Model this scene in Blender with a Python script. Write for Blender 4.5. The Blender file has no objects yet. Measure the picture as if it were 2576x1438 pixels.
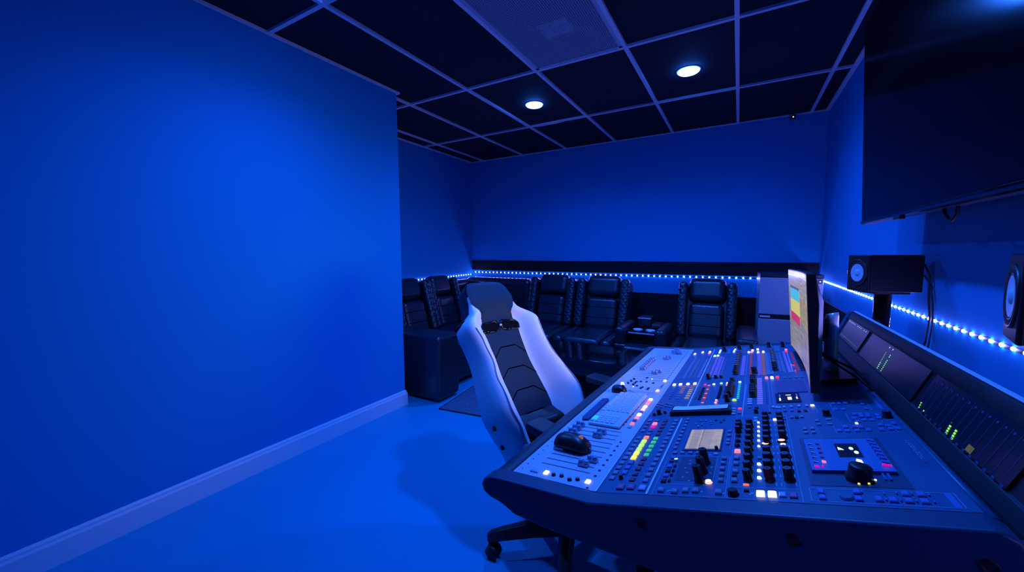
import bpy, bmesh, math, random
from mathutils import Vector, Matrix, Euler
random.seed(7)
PI = math.pi
SC = bpy.context.scene
COL = SC.collection

# ------------------------------------------------------------------ materials
def node_mat(name, color, rough=0.5, metal=0.0, spec=0.5, emit=None, strength=0.0, coat=0.0,
             bump=None, mottled=0.0, mscale=6.0, alpha_mix=None):
    """bump = (kind, scale, strength, distance); mottled = brightness variation of the base colour"""
    m = bpy.data.materials.new(name); m.use_nodes = True
    nt = m.node_tree; p = nt.nodes['Principled BSDF']
    p.inputs['Base Color'].default_value = (*color, 1)
    p.inputs['Roughness'].default_value = rough
    p.inputs['Metallic'].default_value = metal
    p.inputs['Specular IOR Level'].default_value = spec
    p.inputs['Coat Weight'].default_value = coat
    if emit is not None:
        p.inputs['Emission Color'].default_value = (*emit, 1)
        p.inputs['Emission Strength'].default_value = strength
    tc = nt.nodes.new('ShaderNodeTexCoord')
    if mottled:
        n = nt.nodes.new('ShaderNodeTexNoise'); n.inputs['Scale'].default_value = mscale
        n.inputs['Detail'].default_value = 5
        nt.links.new(tc.outputs['Object'], n.inputs['Vector'])
        mix = nt.nodes.new('ShaderNodeMix'); mix.data_type = 'RGBA'
        mix.inputs['A'].default_value = (*[c * (1 - mottled) for c in color], 1)
        mix.inputs['B'].default_value = (*[min(1, c * (1 + mottled)) for c in color], 1)
        nt.links.new(n.outputs['Fac'], mix.inputs['Factor'])
        nt.links.new(mix.outputs['Result'], p.inputs['Base Color'])
    if bump:
        kind, sc, st, di = bump
        b = nt.nodes.new('ShaderNodeBump'); b.inputs['Strength'].default_value = st
        b.inputs['Distance'].default_value = di
        if kind == 'noise':
            t = nt.nodes.new('ShaderNodeTexNoise'); t.inputs['Scale'].default_value = sc; t.inputs['Detail'].default_value = 4
            nt.links.new(tc.outputs['Object'], t.inputs['Vector']); out = t.outputs['Fac']
        elif kind == 'cell':
            t = nt.nodes.new('ShaderNodeTexVoronoi'); t.inputs['Scale'].default_value = sc
            nt.links.new(tc.outputs['Object'], t.inputs['Vector']); out = t.outputs['Distance']
        elif kind == 'quilt':       # crossing diagonal stitched lines
            outs = []
            for ang in (PI / 4, -PI / 4):
                mp = nt.nodes.new('ShaderNodeMapping'); mp.inputs['Rotation'].default_value = (0, ang, 0)
                nt.links.new(tc.outputs['Object'], mp.inputs['Vector'])
                t = nt.nodes.new('ShaderNodeTexWave'); t.inputs['Scale'].default_value = sc; t.bands_direction = 'X'
                nt.links.new(mp.outputs['Vector'], t.inputs['Vector']); outs.append(t.outputs['Fac'])
            mm = nt.nodes.new('ShaderNodeMath'); mm.operation = 'MINIMUM'
            nt.links.new(outs[0], mm.inputs[0]); nt.links.new(outs[1], mm.inputs[1]); out = mm.outputs[0]
        nt.links.new(out, b.inputs['Height']); nt.links.new(b.outputs['Normal'], p.inputs['Normal'])
    return m

M = {}
def mk(name, *a, **k): M[name] = node_mat(name, *a, **k); return M[name]
mk('wall_paint', (0.003, 0.29, 0.60), 0.75, spec=0.15, bump=('noise', 180, 0.12, 0.002))
mk('floor_coat', (0.004, 0.36, 0.54), 0.38, spec=0.25, mottled=0.05, mscale=1.4)
mk('white_trim', (0.72, 0.74, 0.80), 0.45)
mk('ceiling_tile', (0.014, 0.020, 0.028), 0.8, spec=0.2, bump=('noise', 220, 0.3, 0.003), mottled=0.25, mscale=3)
mk('grid_metal', (0.82, 0.84, 0.86), 0.4)
mk('grille_metal', (0.55, 0.57, 0.62), 0.5)
mk('vent_back', (0.15, 0.22, 0.30), 0.7)
mk('vent_plate', (0.88, 0.84, 0.88), 0.6)
mk('stain', (0.62, 0.70, 0.74), 0.9, mottled=0.3, mscale=40)
mk('dark_band', (0.005, 0.008, 0.014), 0.7, spec=0.25)
mk('lens', (0.9, 0.9, 1.0), 0.4, emit=(0.022, 0.15, 1.0), strength=85.0)
mk('led', (0.9, 0.9, 1.0), 0.4, emit=(0.24, 0.23, 1.0), strength=230.0)
mk('led_tape', (0.03, 0.03, 0.04), 0.5)
mk('led_hold', (0.55, 0.56, 0.6), 0.5)
mk('tv_screen', (0.002, 0.002, 0.003), 0.14, spec=0.08)
mk('tv_frame', (0.010, 0.010, 0.013), 0.28, spec=0.6)
mk('black_plastic', (0.012, 0.012, 0.016), 0.38)
mk('black_matte', (0.002, 0.002, 0.003), 0.8, spec=0.1)
mk('black_gloss', (0.006, 0.006, 0.008), 0.08, spec=0.6)
mk('rubber', (0.010, 0.010, 0.012), 0.55)
mk('leather_dark', (0.010, 0.022, 0.032), 0.31, spec=0.75, bump=('cell', 130, 0.25, 0.002), mottled=0.15, mscale=9)
mk('leather_quilt', (0.010, 0.022, 0.032), 0.31, spec=0.75, bump=('quilt', 7, 0.45, 0.008))
mk('chair_white', (0.90, 0.84, 0.86), 0.5, bump=('noise', 320, 0.10, 0.001))
mk('chair_dark', (0.010, 0.030, 0.055), 0.6, spec=0.25, bump=('noise', 260, 0.15, 0.001))
mk('chair_seam', (0.001, 0.001, 0.002), 0.9, spec=0.0)
mk('chair_plastic', (0.014, 0.014, 0.018), 0.45)
mk('rug_pile', (0.16, 0.19, 0.26), 0.95, bump=('noise', 260, 0.8, 0.01), mottled=0.45, mscale=30)
mk('rug_edge', (0.03, 0.03, 0.04), 0.9)
mk('fridge_paint', (0.34, 0.38, 0.44), 0.35)
mk('console_dark', (0.012, 0.062, 0.120), 0.42, bump=('noise', 400, 0.1, 0.0008))
mk('console_body', (0.012, 0.013, 0.020), 0.5, bump=('noise', 400, 0.1, 0.0008))
mk('console_rail', (0.010, 0.034, 0.055), 0.5, bump=('noise', 500, 0.12, 0.0008))
mk('panel_blue', (0.020, 0.125, 0.240), 0.42)
mk('module_blue', (0.035, 0.20, 0.44), 0.4)  # lighter than panel_blue: light caught by the tilted module, put into the colour
mk('panel_light', (0.66, 0.58, 0.64), 0.45)
mk('print_light', (0.32, 0.42, 0.62), 0.5)
mk('print_dark', (0.010, 0.012, 0.030), 0.5)
mk('chrome_strip', (0.86, 0.84, 0.88), 0.35, metal=0.1)
mk('key_grey', (0.30, 0.31, 0.40), 0.45)
mk('key_blue', (0.10, 0.20, 0.50), 0.45)
mk('key_pale', (0.55, 0.54, 0.68), 0.45)
mk('key_red_off', (0.40, 0.06, 0.09), 0.45)
mk('key_pink_off', (0.62, 0.14, 0.28), 0.45)
mk('key_black', (0.010, 0.010, 0.016), 0.4)
def lit(name, col, s): mk(name, tuple(min(1, c) for c in col), 0.45, emit=col, strength=s)
lit('lit_white', (1.0, 0.92, 0.88), 1.6)
lit('lit_warm', (1.0, 0.42, 0.25), 1.7)
lit('lit_orange', (1.0, 0.22, 0.12), 0.85)
lit('lit_red', (1.0, 0.03, 0.07), 0.95)
lit('lit_pink', (1.0, 0.20, 0.22), 1.1)
lit('lit_magenta', (0.75, 0.01, 0.32), 0.7)
lit('lit_yellow', (0.95, 0.85, 0.08), 0.95)
lit('lit_lime', (0.60, 0.90, 0.10), 0.85)
lit('lit_green', (0.06, 0.62, 0.16), 0.6)
lit('lit_teal', (0.02, 0.55, 0.36), 0.7)
lit('lit_pale', (0.75, 0.95, 1.0), 1.2)
lit('lit_violet', (0.22, 0.18, 0.75), 0.35)
lit('lit_amber', (0.65, 0.40, 0.12), 0.40)
lit('dim_red', (0.42, 0.05, 0.09), 0.45)
lit('dim_orange', (0.40, 0.15, 0.08), 0.50)
lit('digit_green', (0.22, 0.95, 0.04), 1.3)
lit('digit_cyan', (0.25, 0.85, 0.80), 0.9)
lit('digit_amber', (0.50, 0.30, 0.03), 0.12)
mk('knob_black', (0.008, 0.008, 0.010), 0.4)
mk('knob_cap', (0.06, 0.075, 0.13), 0.35)
mk('knob_red', (0.16, 0.012, 0.02), 0.4)
mk('clear_knob', (0.30, 0.36, 0.52), 0.12, spec=0.8, coat=0.6)
mk('silver', (0.84, 0.86, 0.88), 0.34, metal=0.25)
mk('monitor_back', (0.12, 0.14, 0.17), 0.42, metal=0.2)
mk('cone_white', (0.66, 0.68, 0.76), 0.5)
mk('speaker_black', (0.006, 0.008, 0.012), 0.45, spec=0.3, bump=('noise', 500, 0.2, 0.0006))
mk('glass_dark', (0.004, 0.020, 0.034), 0.28, spec=0.24)
mk('paper', (0.92, 0.86, 0.88), 0.7)
mk('keyboard_white', (0.66, 0.68, 0.76), 0.4)
mk('keyboard_key', (0.76, 0.76, 0.82), 0.45)
mk('bar_blue', (0.030, 0.070, 0.20), 0.6, bump=('noise', 500, 0.4, 0.002), mottled=0.4, mscale=120)

def screen_mat(name, stops, axis, scale_lines, strength, lo=0.55):
    """A picture of bands: emission along one generated axis with thin text-like rows."""
    m = bpy.data.materials.new(name); m.use_nodes = True
    nt = m.node_tree; p = nt.nodes['Principled BSDF']
    p.inputs['Base Color'].default_value = (0.02, 0.02, 0.02, 1); p.inputs['Roughness'].default_value = 0.25
    tc = nt.nodes.new('ShaderNodeTexCoord'); sp = nt.nodes.new('ShaderNodeSeparateXYZ')
    nt.links.new(tc.outputs['UV'], sp.inputs[0])
    cr = nt.nodes.new('ShaderNodeValToRGB'); cr.color_ramp.interpolation = 'CONSTANT'
    el = cr.color_ramp.elements
    while len(el) > 1: el.remove(el[-1])
    el[0].position = stops[0][0]; el[0].color = (*stops[0][1], 1)
    for pos, c in stops[1:]:
        e = el.new(pos); e.color = (*c, 1)
    nt.links.new(sp.outputs[axis], cr.inputs['Fac'])
    w = nt.nodes.new('ShaderNodeTexNoise'); w.inputs['Scale'].default_value = 1.0; w.inputs['Detail'].default_value = 3
    mp = nt.nodes.new('ShaderNodeMapping'); mp.inputs['Scale'].default_value = scale_lines
    nt.links.new(tc.outputs['UV'], mp.inputs['Vector']); nt.links.new(mp.outputs['Vector'], w.inputs['Vector'])
    mr = nt.nodes.new('ShaderNodeMapRange'); mr.inputs['From Min'].default_value = 0.35; mr.inputs['From Max'].default_value = 0.65
    mr.inputs['To Min'].default_value = lo; mr.inputs['To Max'].default_value = 1.08
    nt.links.new(w.outputs['Fac'], mr.inputs['Value'])
    mu = nt.nodes.new('ShaderNodeMix'); mu.data_type = 'RGBA'; mu.blend_type = 'MULTIPLY'; mu.inputs['Factor'].default_value = 1
    nt.links.new(cr.outputs['Color'], mu.inputs['A']); nt.links.new(mr.outputs['Result'], mu.inputs['B'])
    nt.links.new(mu.outputs['Result'], p.inputs['Emission Color']); p.inputs['Emission Strength'].default_value = strength
    M[name] = m; return m
G = (0.42, 0.40, 0.46)
screen_mat('screen_text', [(0.0, (0.46, 0.42, 0.34)), (0.04, G), (0.30, (0.40, 0.38, 0.44)), (0.72, (0.50, 0.47, 0.50)), (0.93, (0.9, 0.88, 0.8))], 1, (1.5, 150, 1), 0.7)  # pale top band is the LED strip's reflection, painted into the picture
screen_mat('screen_wave', [(0.0, (0.36, 0.32, 0.42)), (0.30, (0.40, 0.36, 0.44)), (0.45, (0.55, 0.42, 0.26)), (0.54, (0.42, 0.46, 0.34)), (0.62, (0.55, 0.38, 0.24)), (0.70, (0.50, 0.46, 0.40)), (0.94, (0.95, 0.93, 0.86))], 1, (3, 60, 1), 0.7)  # same painted LED reflection along the top
screen_mat('touch_list', [(0.0, (0.47, 0.45, 0.40)), (0.09, (0.34, 0.33, 0.42)), (0.33, (0.46, 0.43, 0.44)), (0.40, (0.10, 0.08, 0.12)), (0.415, (0.37, 0.35, 0.45)), (0.72, (0.43, 0.41, 0.49)), (0.93, (0.47, 0.45, 0.42))], 0, (3, 9, 1), 0.75, 0.90)

# ------------------------------------------------------------------ mesh builder
class MB:
    def __init__(self): self.v = []; self.f = []; self.m = []; self.s = []; self.uv = {}
    def add(self, vs, fs, m=0, smooth=False):
        b = len(self.v); self.v += [tuple(x) for x in vs]
        for f in fs:
            self.f.append([b + i for i in f]); self.m.append(m); self.s.append(smooth)
        return self
    def box(self, x0, x1, y0, y1, z0, z1, m=0, T=None):
        vs = [Vector((x, y, z)) for z in (z0, z1) for y in (y0, y1) for x in (x0, x1)]
        if T is not None: vs = [T @ v for v in vs]
        return self.add(vs, [(0, 2, 3, 1), (4, 5, 7, 6), (0, 1, 5, 4), (2, 6, 7, 3), (0, 4, 6, 2), (1, 3, 7, 5)], m)
    def cyl(self, p0, p1, r0, r1=None, n=16, m=0, mcap=None, smooth=True):
        r1 = r0 if r1 is None else r1
        p0 = Vector(p0); p1 = Vector(p1); ax = (p1 - p0).normalized()
        a = ax.orthogonal().normalized(); b = ax.cross(a)
        vs = []
        for p, r in ((p0, r0), (p1, r1)):
            vs += [p + (a * math.cos(2 * PI * i / n) + b * math.sin(2 * PI * i / n)) * r for i in range(n)]
        self.add(vs, [(i, (i + 1) % n, n + (i + 1) % n, n + i) for i in range(n)], m, smooth)
        mc = m if mcap is None else mcap
        k = len(self.v) - 2 * n
        self.f.append([k + i for i in reversed(range(n))]); self.m.append(m); self.s.append(False)
        self.f.append([k + n + i for i in range(n)]); self.m.append(mc); self.s.append(False)
        return self
    def lathe(self, prof, origin=(0, 0, 0), axis=(0, 0, 1), n=24, m=0, smooth=True):
        """prof = [(r, z)]; poles where r = 0"""
        o = Vector(origin); ax = Vector(axis).normalized(); a = ax.orthogonal().normalized(); b = ax.cross(a)
        rings = []
        for r, z in prof:
            if r < 1e-6: rings.append([o + ax * z])
            else: rings.append([o + ax * z + (a * math.cos(2 * PI * i / n) + b * math.sin(2 * PI * i / n)) * r for i in range(n)])
        base = len(self.v); idx = []
        for rg in rings:
            idx.append(list(range(len(self.v), len(self.v) + len(rg)))); self.v += [tuple(q) for q in rg]
        for A, B in zip(idx, idx[1:]):
            for i in range(n):
                j = (i + 1) % n
                if len(A) == 1 and len(B) == 1: continue
                f = [A[0], B[j], B[i]][::-1] if len(A) == 1 else ([A[i], A[j], B[0]] if len(B) == 1 else [A[i], A[j], B[j], B[i]])
                self.f.append(f); self.m.append(m); self.s.append(smooth)
        return self
    def tube(self, path, r, n=8, m=0):
        path = [Vector(p) for p in path]; rings = []
        up = Vector((0, 0, 1))
        for i, p in enumerate(path):
            t = (path[min(i + 1, len(path) - 1)] - path[max(i - 1, 0)]).normalized()
            a = t.cross(up)
            if a.length < 1e-3: a = t.cross(Vector((1, 0, 0)))
            a.normalize(); b = t.cross(a)
            rings.append([p + (a * math.cos(2 * PI * k / n) + b * math.sin(2 * PI * k / n)) * r for k in range(n)])
        return self.loft(rings, m=m)
    def loft(self, rings, m=0, cap=True, closed=True, smooth=True, mfun=None):
        n = len(rings[0]); base = len(self.v)
        for rg in rings: self.v += [tuple(q) for q in rg]
        for i in range(len(rings) - 1):
            for k in range(n if closed else n - 1):
                j = (k + 1) % n
                self.f.append([base + i * n + k, base + i * n + j, base + (i + 1) * n + j, base + (i + 1) * n + k])
                self.m.append(mfun(i, k) if mfun else m); self.s.append(smooth)
        if cap and closed:
            self.f.append([base + k for k in reversed(range(n))]); self.m.append(m); self.s.append(False)
            e = base + (len(rings) - 1) * n
            self.f.append([e + k for k in range(n)]); self.m.append(m); self.s.append(False)
        return self
    def prism(self, prof, a0, a1, axis='y', m=0, smooth=False):
        """prof = closed polygon [(p, q)] swept between a0 and a1: axis y -> (p, a, q); x -> (a, p, q); z -> (p, q, a)"""
        def pt(p, q, a): return {'y': (p, a, q), 'x': (a, p, q), 'z': (p, q, a)}[axis]
        return self.loft([[pt(p, q, a) for p, q in prof] for a in (a0, a1)], m=m, smooth=smooth)
    def build(self, name, mats, parent=None, loc=(0, 0, 0), rot=(0, 0, 0), bevel=0.0, seg=2, sub=0, smooth=None, angle=35):
        me = bpy.data.meshes.new(name)
        me.from_pydata([tuple(v) for v in self.v], [], self.f)
        if not isinstance(mats, (list, tuple)): mats = [mats]
        for q in mats: me.materials.append(M[q] if isinstance(q, str) else q)
        me.polygons.foreach_set('material_index', self.m)
        me.polygons.foreach_set('use_smooth', self.s if smooth is None else [smooth] * len(self.f))
        bm = bmesh.new(); bm.from_mesh(me); bmesh.ops.recalc_face_normals(bm, faces=bm.faces[:]); bm.to_mesh(me); bm.free()
        me.update()
        o = bpy.data.objects.new(name, me); COL.objects.link(o)
        o.location = loc; o.rotation_euler = rot
        if parent is not None: o.parent = parent
        if bevel:
            b = o.modifiers.new('bevel', 'BEVEL'); b.width = bevel; b.segments = seg; b.limit_method = 'ANGLE'; b.angle_limit = math.radians(angle)
            me.polygons.foreach_set('use_smooth', [True] * len(me.polygons)); b.harden_normals = True
        if sub:
            s = o.modifiers.new('sub', 'SUBSURF'); s.levels = sub; s.render_levels = sub
            me.polygons.foreach_set('use_smooth', [True] * len(me.polygons))
        return o

def tag(o, label=None, cat=None, group=None, kind=None):
    if label: o['label'] = label
    if cat: o['category'] = cat
    if group: o['group'] = group
    if kind: o['kind'] = kind
    return o
def empty(name, loc=(0, 0, 0), rot=(0, 0, 0), label=None, cat=None, group=None):
    o = bpy.data.objects.new(name, None); COL.objects.link(o); o.empty_display_size = 0.1
    o.location = loc; o.rotation_euler = rot
    return tag(o, label, cat, group)
def inst(src, name=None, loc=None, rot=None, parent=None, label=None):
    o = src.copy(); COL.objects.link(o)
    if name: o.name = name
    if loc is not None: o.location = loc
    if rot is not None: o.rotation_euler = rot
    if parent is not None: o.parent = parent
    if label: o['label'] = label
    return o
def copy_tree(o, parent=None):
    c = o.copy(); COL.objects.link(c)
    if parent is not None: c.parent = parent
    for ch in [x for x in bpy.data.objects if x.parent == o]: copy_tree(ch, c)
    return c
def struct(o): o['kind'] = 'structure'; return o
def smoothstep(a, b, x):
    t = max(0, min(1, (x - a) / (b - a))); return t * t * (3 - 2 * t)
def lerp_tab(tab, x):
    if x <= tab[0][0]: return tab[0][1]
    for (a, p), (b, q) in zip(tab, tab[1:]):
        if x <= b:
            t = (x - a) / (b - a); t = t * t * (3 - 2 * t); return p + (q - p) * t
    return tab[-1][1]

# ------------------------------------------------------------------ room (metres; camera above the origin)
ZC = 2.575                       # ceiling
XL, YLE = -2.43, 2.325           # left wall and where it ends
XA = -3.36                       # alcove wall
YB = 4.606                       # back wall
XR = 0.66                        # right wall
YF = -2.2                        # wall behind the camera
TH = 0.12
def slab(name, x0, x1, y0, y1, z0, z1, mat): return struct(MB().box(x0, x1, y0, y1, z0, z1).build(name, mat))
slab('floor', XA - TH, XR + TH, YF - TH, YB + TH, -0.1, 0, 'floor_coat')
slab('wall_left', XA - TH, XL, YF, YLE, 0, ZC, 'wall_paint')
slab('wall_alcove', XA - TH, XA, YLE, YB, 0, ZC, 'wall_paint')
slab('wall_back', XA - TH, XR + TH, YB, YB + TH, 0, ZC, 'wall_paint')
slab('wall_right', XR, XR + TH, YF, YB, 0, ZC, 'wall_paint')
slab('wall_front', XA - TH, XR + TH, YF - TH, YF, 0, ZC, 'wall_paint')
slab('ceiling', XA - TH, XR + TH, YF - TH, YB + TH, ZC + 0.012, ZC + 0.10, 'ceiling_tile')

# baseboard: a moulded profile along the left wall and round its end
def baseboard(name, pts):
    prof = [(0.0, 0.0), (0.016, 0.0), (0.016, 0.098), (0.011, 0.108), (0.010, 0.118), (0.004, 0.128), (0.0, 0.128)]
    b = MB(); rings = []
    pts = [Vector(p) for p in pts]
    for i, p in enumerate(pts):
        nrm = []
        for a, c in ((i - 1, i), (i, i + 1)):
            if 0 <= a and c < len(pts):
                d = (pts[c] - pts[a]).normalized(); nrm.append(Vector((d.y, -d.x, 0)))
        n = nrm[0] if len(nrm) == 1 else (nrm[0] + nrm[1]) / (1 + nrm[0].dot(nrm[1]))
        rings.append([p + n * q + Vector((0, 0, z)) for q, z in prof])
    b.loft(rings, smooth=False)
    return struct(b.build(name, 'white_trim'))
baseboard('baseboard_left', [(XL, YF, 0), (XL, YLE, 0), (XA, YLE, 0)])

# ceiling grid of T bars
LX = [-3.142, -2.513, -1.900, -1.289, -0.666, -0.060, 0.526]
MY = [0.110, 1.333, 2.557, 3.619]
def bar(b, x0, x1, y0, y1): b.box(x0, x1, y0, y1, ZC - 0.004, ZC + 0.012)
W = 0.012
b = MB()
for x in LX:
    bar(b, x - W, x + W, YF if x > XL else YLE, YB)
for k, y in enumerate(MY + [-1.11]):
    b.box(XL if y < YLE else XA, XR, y - W, y + W, ZC - 0.0032, ZC + 0.0115)
struct(b.build('trim_1', 'grid_metal'))
b = MB()                          # wall angle round the edge
def edge(x0, x1, y0, y1, z): b.box(x0, x1, y0, y1, z, ZC + 0.011)
edge(XL, XL + 0.02, YF, YLE + 0.02, ZC - 0.0024); edge(XA, XL, YLE, YLE + 0.02, ZC - 0.0020)
edge(XA, XA + 0.02, YLE, YB, ZC - 0.0024); edge(XA, XR, YB - 0.012, YB, ZC - 0.0016); edge(XR - 0.03, XR, YF, YB, ZC - 0.0020)
struct(b.build('trim_2', 'grid_metal'))
# thin dark boxes on the walls: a band above the light strip, and low ones behind the seats and desk
struct(MB().box(-3.35, 0.655, YB - 0.018, YB, 1.050, 1.190).build('trim_3', 'dark_band'))
struct(MB().box(XA, XR, YB - 0.015, YB, 0.0, 0.832).build('trim_4', 'dark_band'))
struct(MB().box(XR - 0.012, XR, 0.2, YB, 0.0, 0.872).build('trim_5', 'dark_band'))

# frayed pale edge of a ceiling tile beside the far left downlight
b = MB(); pts = [(-1.895, 3.668), (-1.80, 3.690), (-1.72, 3.684), (-1.64, 3.696), (-1.56, 3.674), (-1.48, 3.660), (-1.40, 3.636)]
top = [(x, 3.632) for x, _ in pts]
b.loft([[(x, y, ZC + 0.0122), (x, y, ZC + 0.0105), (x2, y2, ZC + 0.0005), (x2, y2, ZC + 0.0125)] for (x, y), (x2, y2) in zip(pts, top)], smooth=False)
tag(b.build('tile_patch', 'stain'), 'pale frayed strip along a ceiling tile edge, behind the far left ceiling light', 'ceiling patch')

# ------------------------------------------------------------------ downlights
def downlight(x, y, label, watts):
    r = empty('downlight', (x, y, ZC + 0.012), label=label, cat='ceiling light', group='round recessed ceiling lights')
    MB().lathe([(0.071, -0.001), (0.084, -0.001), (0.084, -0.003), (0.073, -0.005), (0.071, -0.005)], n=40).build('trim_ring', 'white_trim', r)
    MB().lathe([(0.071, -0.001), (0.071, -0.011), (0.065, -0.0155), (0.045, -0.018), (0.0, -0.019)], n=40).build('lens', 'lens', r)
    l = bpy.data.lights.new('beam', 'SPOT'); l.energy = watts; l.color = (0.020, 0.155, 1.0)
    l.spot_size = math.radians(158); l.spot_blend = 1.0; l.shadow_soft_size = 0.05
    o = bpy.data.objects.new('beam', l); COL.objects.link(o); o.parent = r; o.location = (0, 0, -0.036)
    return r
downlight(-1.595, 3.125, 'lit round ceiling light over the sofas, left of the two seen whole', 130.0)
downlight(-0.362, 3.125, 'lit round ceiling light over the sofas, right of the two seen whole', 118.0)
downlight(-1.595, 1.20, 'round ceiling light near the left wall, just above the frame', 84.0)
downlight(-0.362, 1.47, 'round ceiling light over the mixing desk, just above the frame', 138.0)

# ------------------------------------------------------------------ ceiling return air vent
v = empty('air_vent', (-0.978, 1.945, ZC), label='perforated square-mesh air vent panel set in the dark ceiling', cat='air vent')
hx, hy = 0.299, 0.600
b = MB()
b.box(-hx, hx, -hy, -hy + 0.02, 0.000, 0.014); b.box(-hx, hx, hy - 0.02, hy, 0.000, 0.014)
b.box(-hx, -hx + 0.02, -hy, hy, 0.000, 0.014); b.box(hx - 0.02, hx, -hy, hy, 0.000, 0.014)
b.build('frame', 'grille_metal', v)
b = MB(); n = 46
for i in range(n):
    x = -hx + 0.02 + (i + 0.5) * (2 * hx - 0.04) / n; b.box(x - 0.0013, x + 0.0013, -hy + 0.02, hy - 0.02, 0.003, 0.007)
n = 94
for i in range(n):
    y = -hy + 0.02 + (i + 0.5) * (2 * hy - 0.04) / n; b.box(-hx + 0.02, hx - 0.02, y - 0.0010, y + 0.0010, 0.0035, 0.0065)
b.build('grille', 'grille_metal', v)
MB().box(-hx, hx, -hy, hy, 0.0112, 0.0118).build('backing', 'vent_back', v)
MB().box(-0.075, 0.105, 0.14, 0.29, 0.0092, 0.0111).build('damper_plate', 'vent_plate', v)

# small sensor at the top of the back wall
s = empty('ceiling_sensor', (0.385, YB - 0.012, ZC - 0.035), label='tiny sensor with a bright dot where back wall meets ceiling', cat='sensor')
MB().box(-0.022, 0.022, -0.03, 0.0, -0.005, 0.03).build('body', 'black_plastic', s, bevel=0.004)
MB().lathe([(0.0, 0.004), (0.005, 0.002), (0.006, 0.0)], origin=(0.004, -0.03, 0.012), axis=(0, -1, 0), n=10).build('indicator_light', 'lit_pale', s)

# ------------------------------------------------------------------ LED strips
led_proto = MB()
led_proto.lathe([(0.0060, 0.0), (0.0058, 0.0018), (0.0042, 0.0034), (0.0, 0.0040)], n=8)
LEDP = None
def led_strip(label, p0, p1, nrm, pitch):
    global LEDP
    p0 = Vector(p0); p1 = Vector(p1); L = (p1 - p0).length; d = (p1 - p0).normalized(); nrm = Vector(nrm)
    up = nrm.cross(d)
    rotm = Matrix((d, up, nrm)).transposed()
    r = empty('led_strip', p0, rotm.to_euler(), label=label, cat='light strip', group='strip lights along the walls')
    MB().box(0, L, -0.0045, 0.0045, 0.0003, 0.0024).build('tape', 'led_tape', r)
    n = int(L / pitch)
    for i in range(n):
        loc = ((i + 0.5) * L / n, 0, 0.0024)
        if LEDP is None: LEDP = led_proto.build('led', 'led', r, loc=loc)
        else: inst(LEDP, 'led', loc, (0, 0, 0), r)
led_strip('lit strip of white LEDs on the right wall behind the meter bridge', (XR, 0.25, 1.030), (XR, 4.56, 1.036), (-1, 0, 0), 0.054)
led_strip('lit strip of white LEDs on the back wall above the sofas', (-3.34, YB, 1.018), (0.64, YB, 1.030), (0, -1, 0), 0.062)
led_strip('lit strip of white LEDs on the short alcove wall at left', (XA, 2.45, 0.962), (XA, 4.58, 0.985), (1, 0, 0), 0.055)

# ------------------------------------------------------------------ mixing console
# local axes: X = t (across, towards the meter bridge), Y = s (along the desk, away), Z = h above the front edge
CD = Vector((0.0337, 0.9993, -0.0174)); CBX = CD.cross(Vector((0, 0, 1))).normalized(); CN = CBX.cross(CD)
CO = Vector((-0.427, 0.730, 0.7998))
OFF = Vector((0.35, 0.75, -0.80))
CROT = Matrix((CBX, CD.normalized(), CN.normalized())).transposed()
con = empty('mixing_console', CO + CROT @ OFF, CROT.to_euler(), label='long dark audio mixing console with pale fader panel and sloping meter bridge', cat='mixing console')
def cw(t, s, h): return CO + CROT @ Vector((t, s, h))          # console coordinates -> room
def slope(s): return 0.285 - 0.058 * s
T1 = 0.197
def H(t, s): return 0.089 * t if t <= T1 else 0.0175 + slope(s) * (t - T1)
CL = -OFF                                                        # location of every console mesh
def tilt(t, s): return (0, -math.atan(0.089 if t <= T1 else slope(s)), 0)
def frange(a, b, n): return [a + (b - a) * i / n for i in range(n + 1)]
SN, SF = 0.0, 1.455

# chassis under the panels
b = MB(); rings = []
for s in frange(SN, SF, 10):
    rings.append([(t, s, h) for t, h in [(0.0, -0.058), (0.0, -0.004), (T1, H(T1, s) - 0.004), (0.712, H(0.712, s) - 0.004), (0.738, 0.125), (0.742, 0.06), (0.845, 0.04), (0.845, -0.058)]])
b.loft(rings, smooth=False); b.build('chassis', 'console_body', con, CL)
# padded front rail
b = MB(); prof = [(0.0, 0.0015), (-0.026, -0.001), (-0.042, -0.008), (-0.052, -0.020), (-0.054, -0.032), (-0.047, -0.044), (-0.032, -0.052), (0.0, -0.056)]
b.loft([[(t * (1 if 0 <= s <= 1.47 else 0.9), s, h) for t, h in prof] for s in (-0.012, 0.0, 0.5, 1.0, 1.47, 1.485)], smooth=True)
b.build('armrest_rail', 'console_rail', con, CL)
# end cheeks
for s0, s1, nm in ((-0.045, 0.0, 'end_cheek'), (1.455, 1.492, 'end_cheek')):
    k = 0.5 * (s0 + s1); k = max(0, k)
    prof = [(-0.058, -0.026), (-0.052, -0.012), (-0.036, -0.001), (0.0, 0.004), (T1, H(T1, k) + 0.003), (0.712, H(0.712, k) + 0.003), (0.728, H(0.712, k) - 0.004), (0.742, 0.142),
            (0.762, 0.168), (0.800, 0.262), (0.812, 0.270), (0.846, 0.225), (0.850, -0.055), (0.33, -0.062), (0.10, -0.068), (0.03, -0.066), (0.012, -0.058), (-0.006, -0.052), (-0.034, -0.048), (-0.050, -0.040)]
    e = MB().prism(prof, s0, s1, 'y').build(nm, 'console_dark', con, CL, bevel=0.006, seg=3)
b = MB()
for t, h in ((0.299, 0.018), (0.515, 0.076), (0.704, 0.120)):
    b.lathe([(0.0, 0.0005), (0.006, 0.0005), (0.0075, 0.002), (0.0095, 0.001), (0.0095, -0.001)], origin=(t, -0.045, h), axis=(0, -1, 0), n=20)
    o = b.build('screw_recess', 'rubber', con, CL); b = MB()

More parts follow.
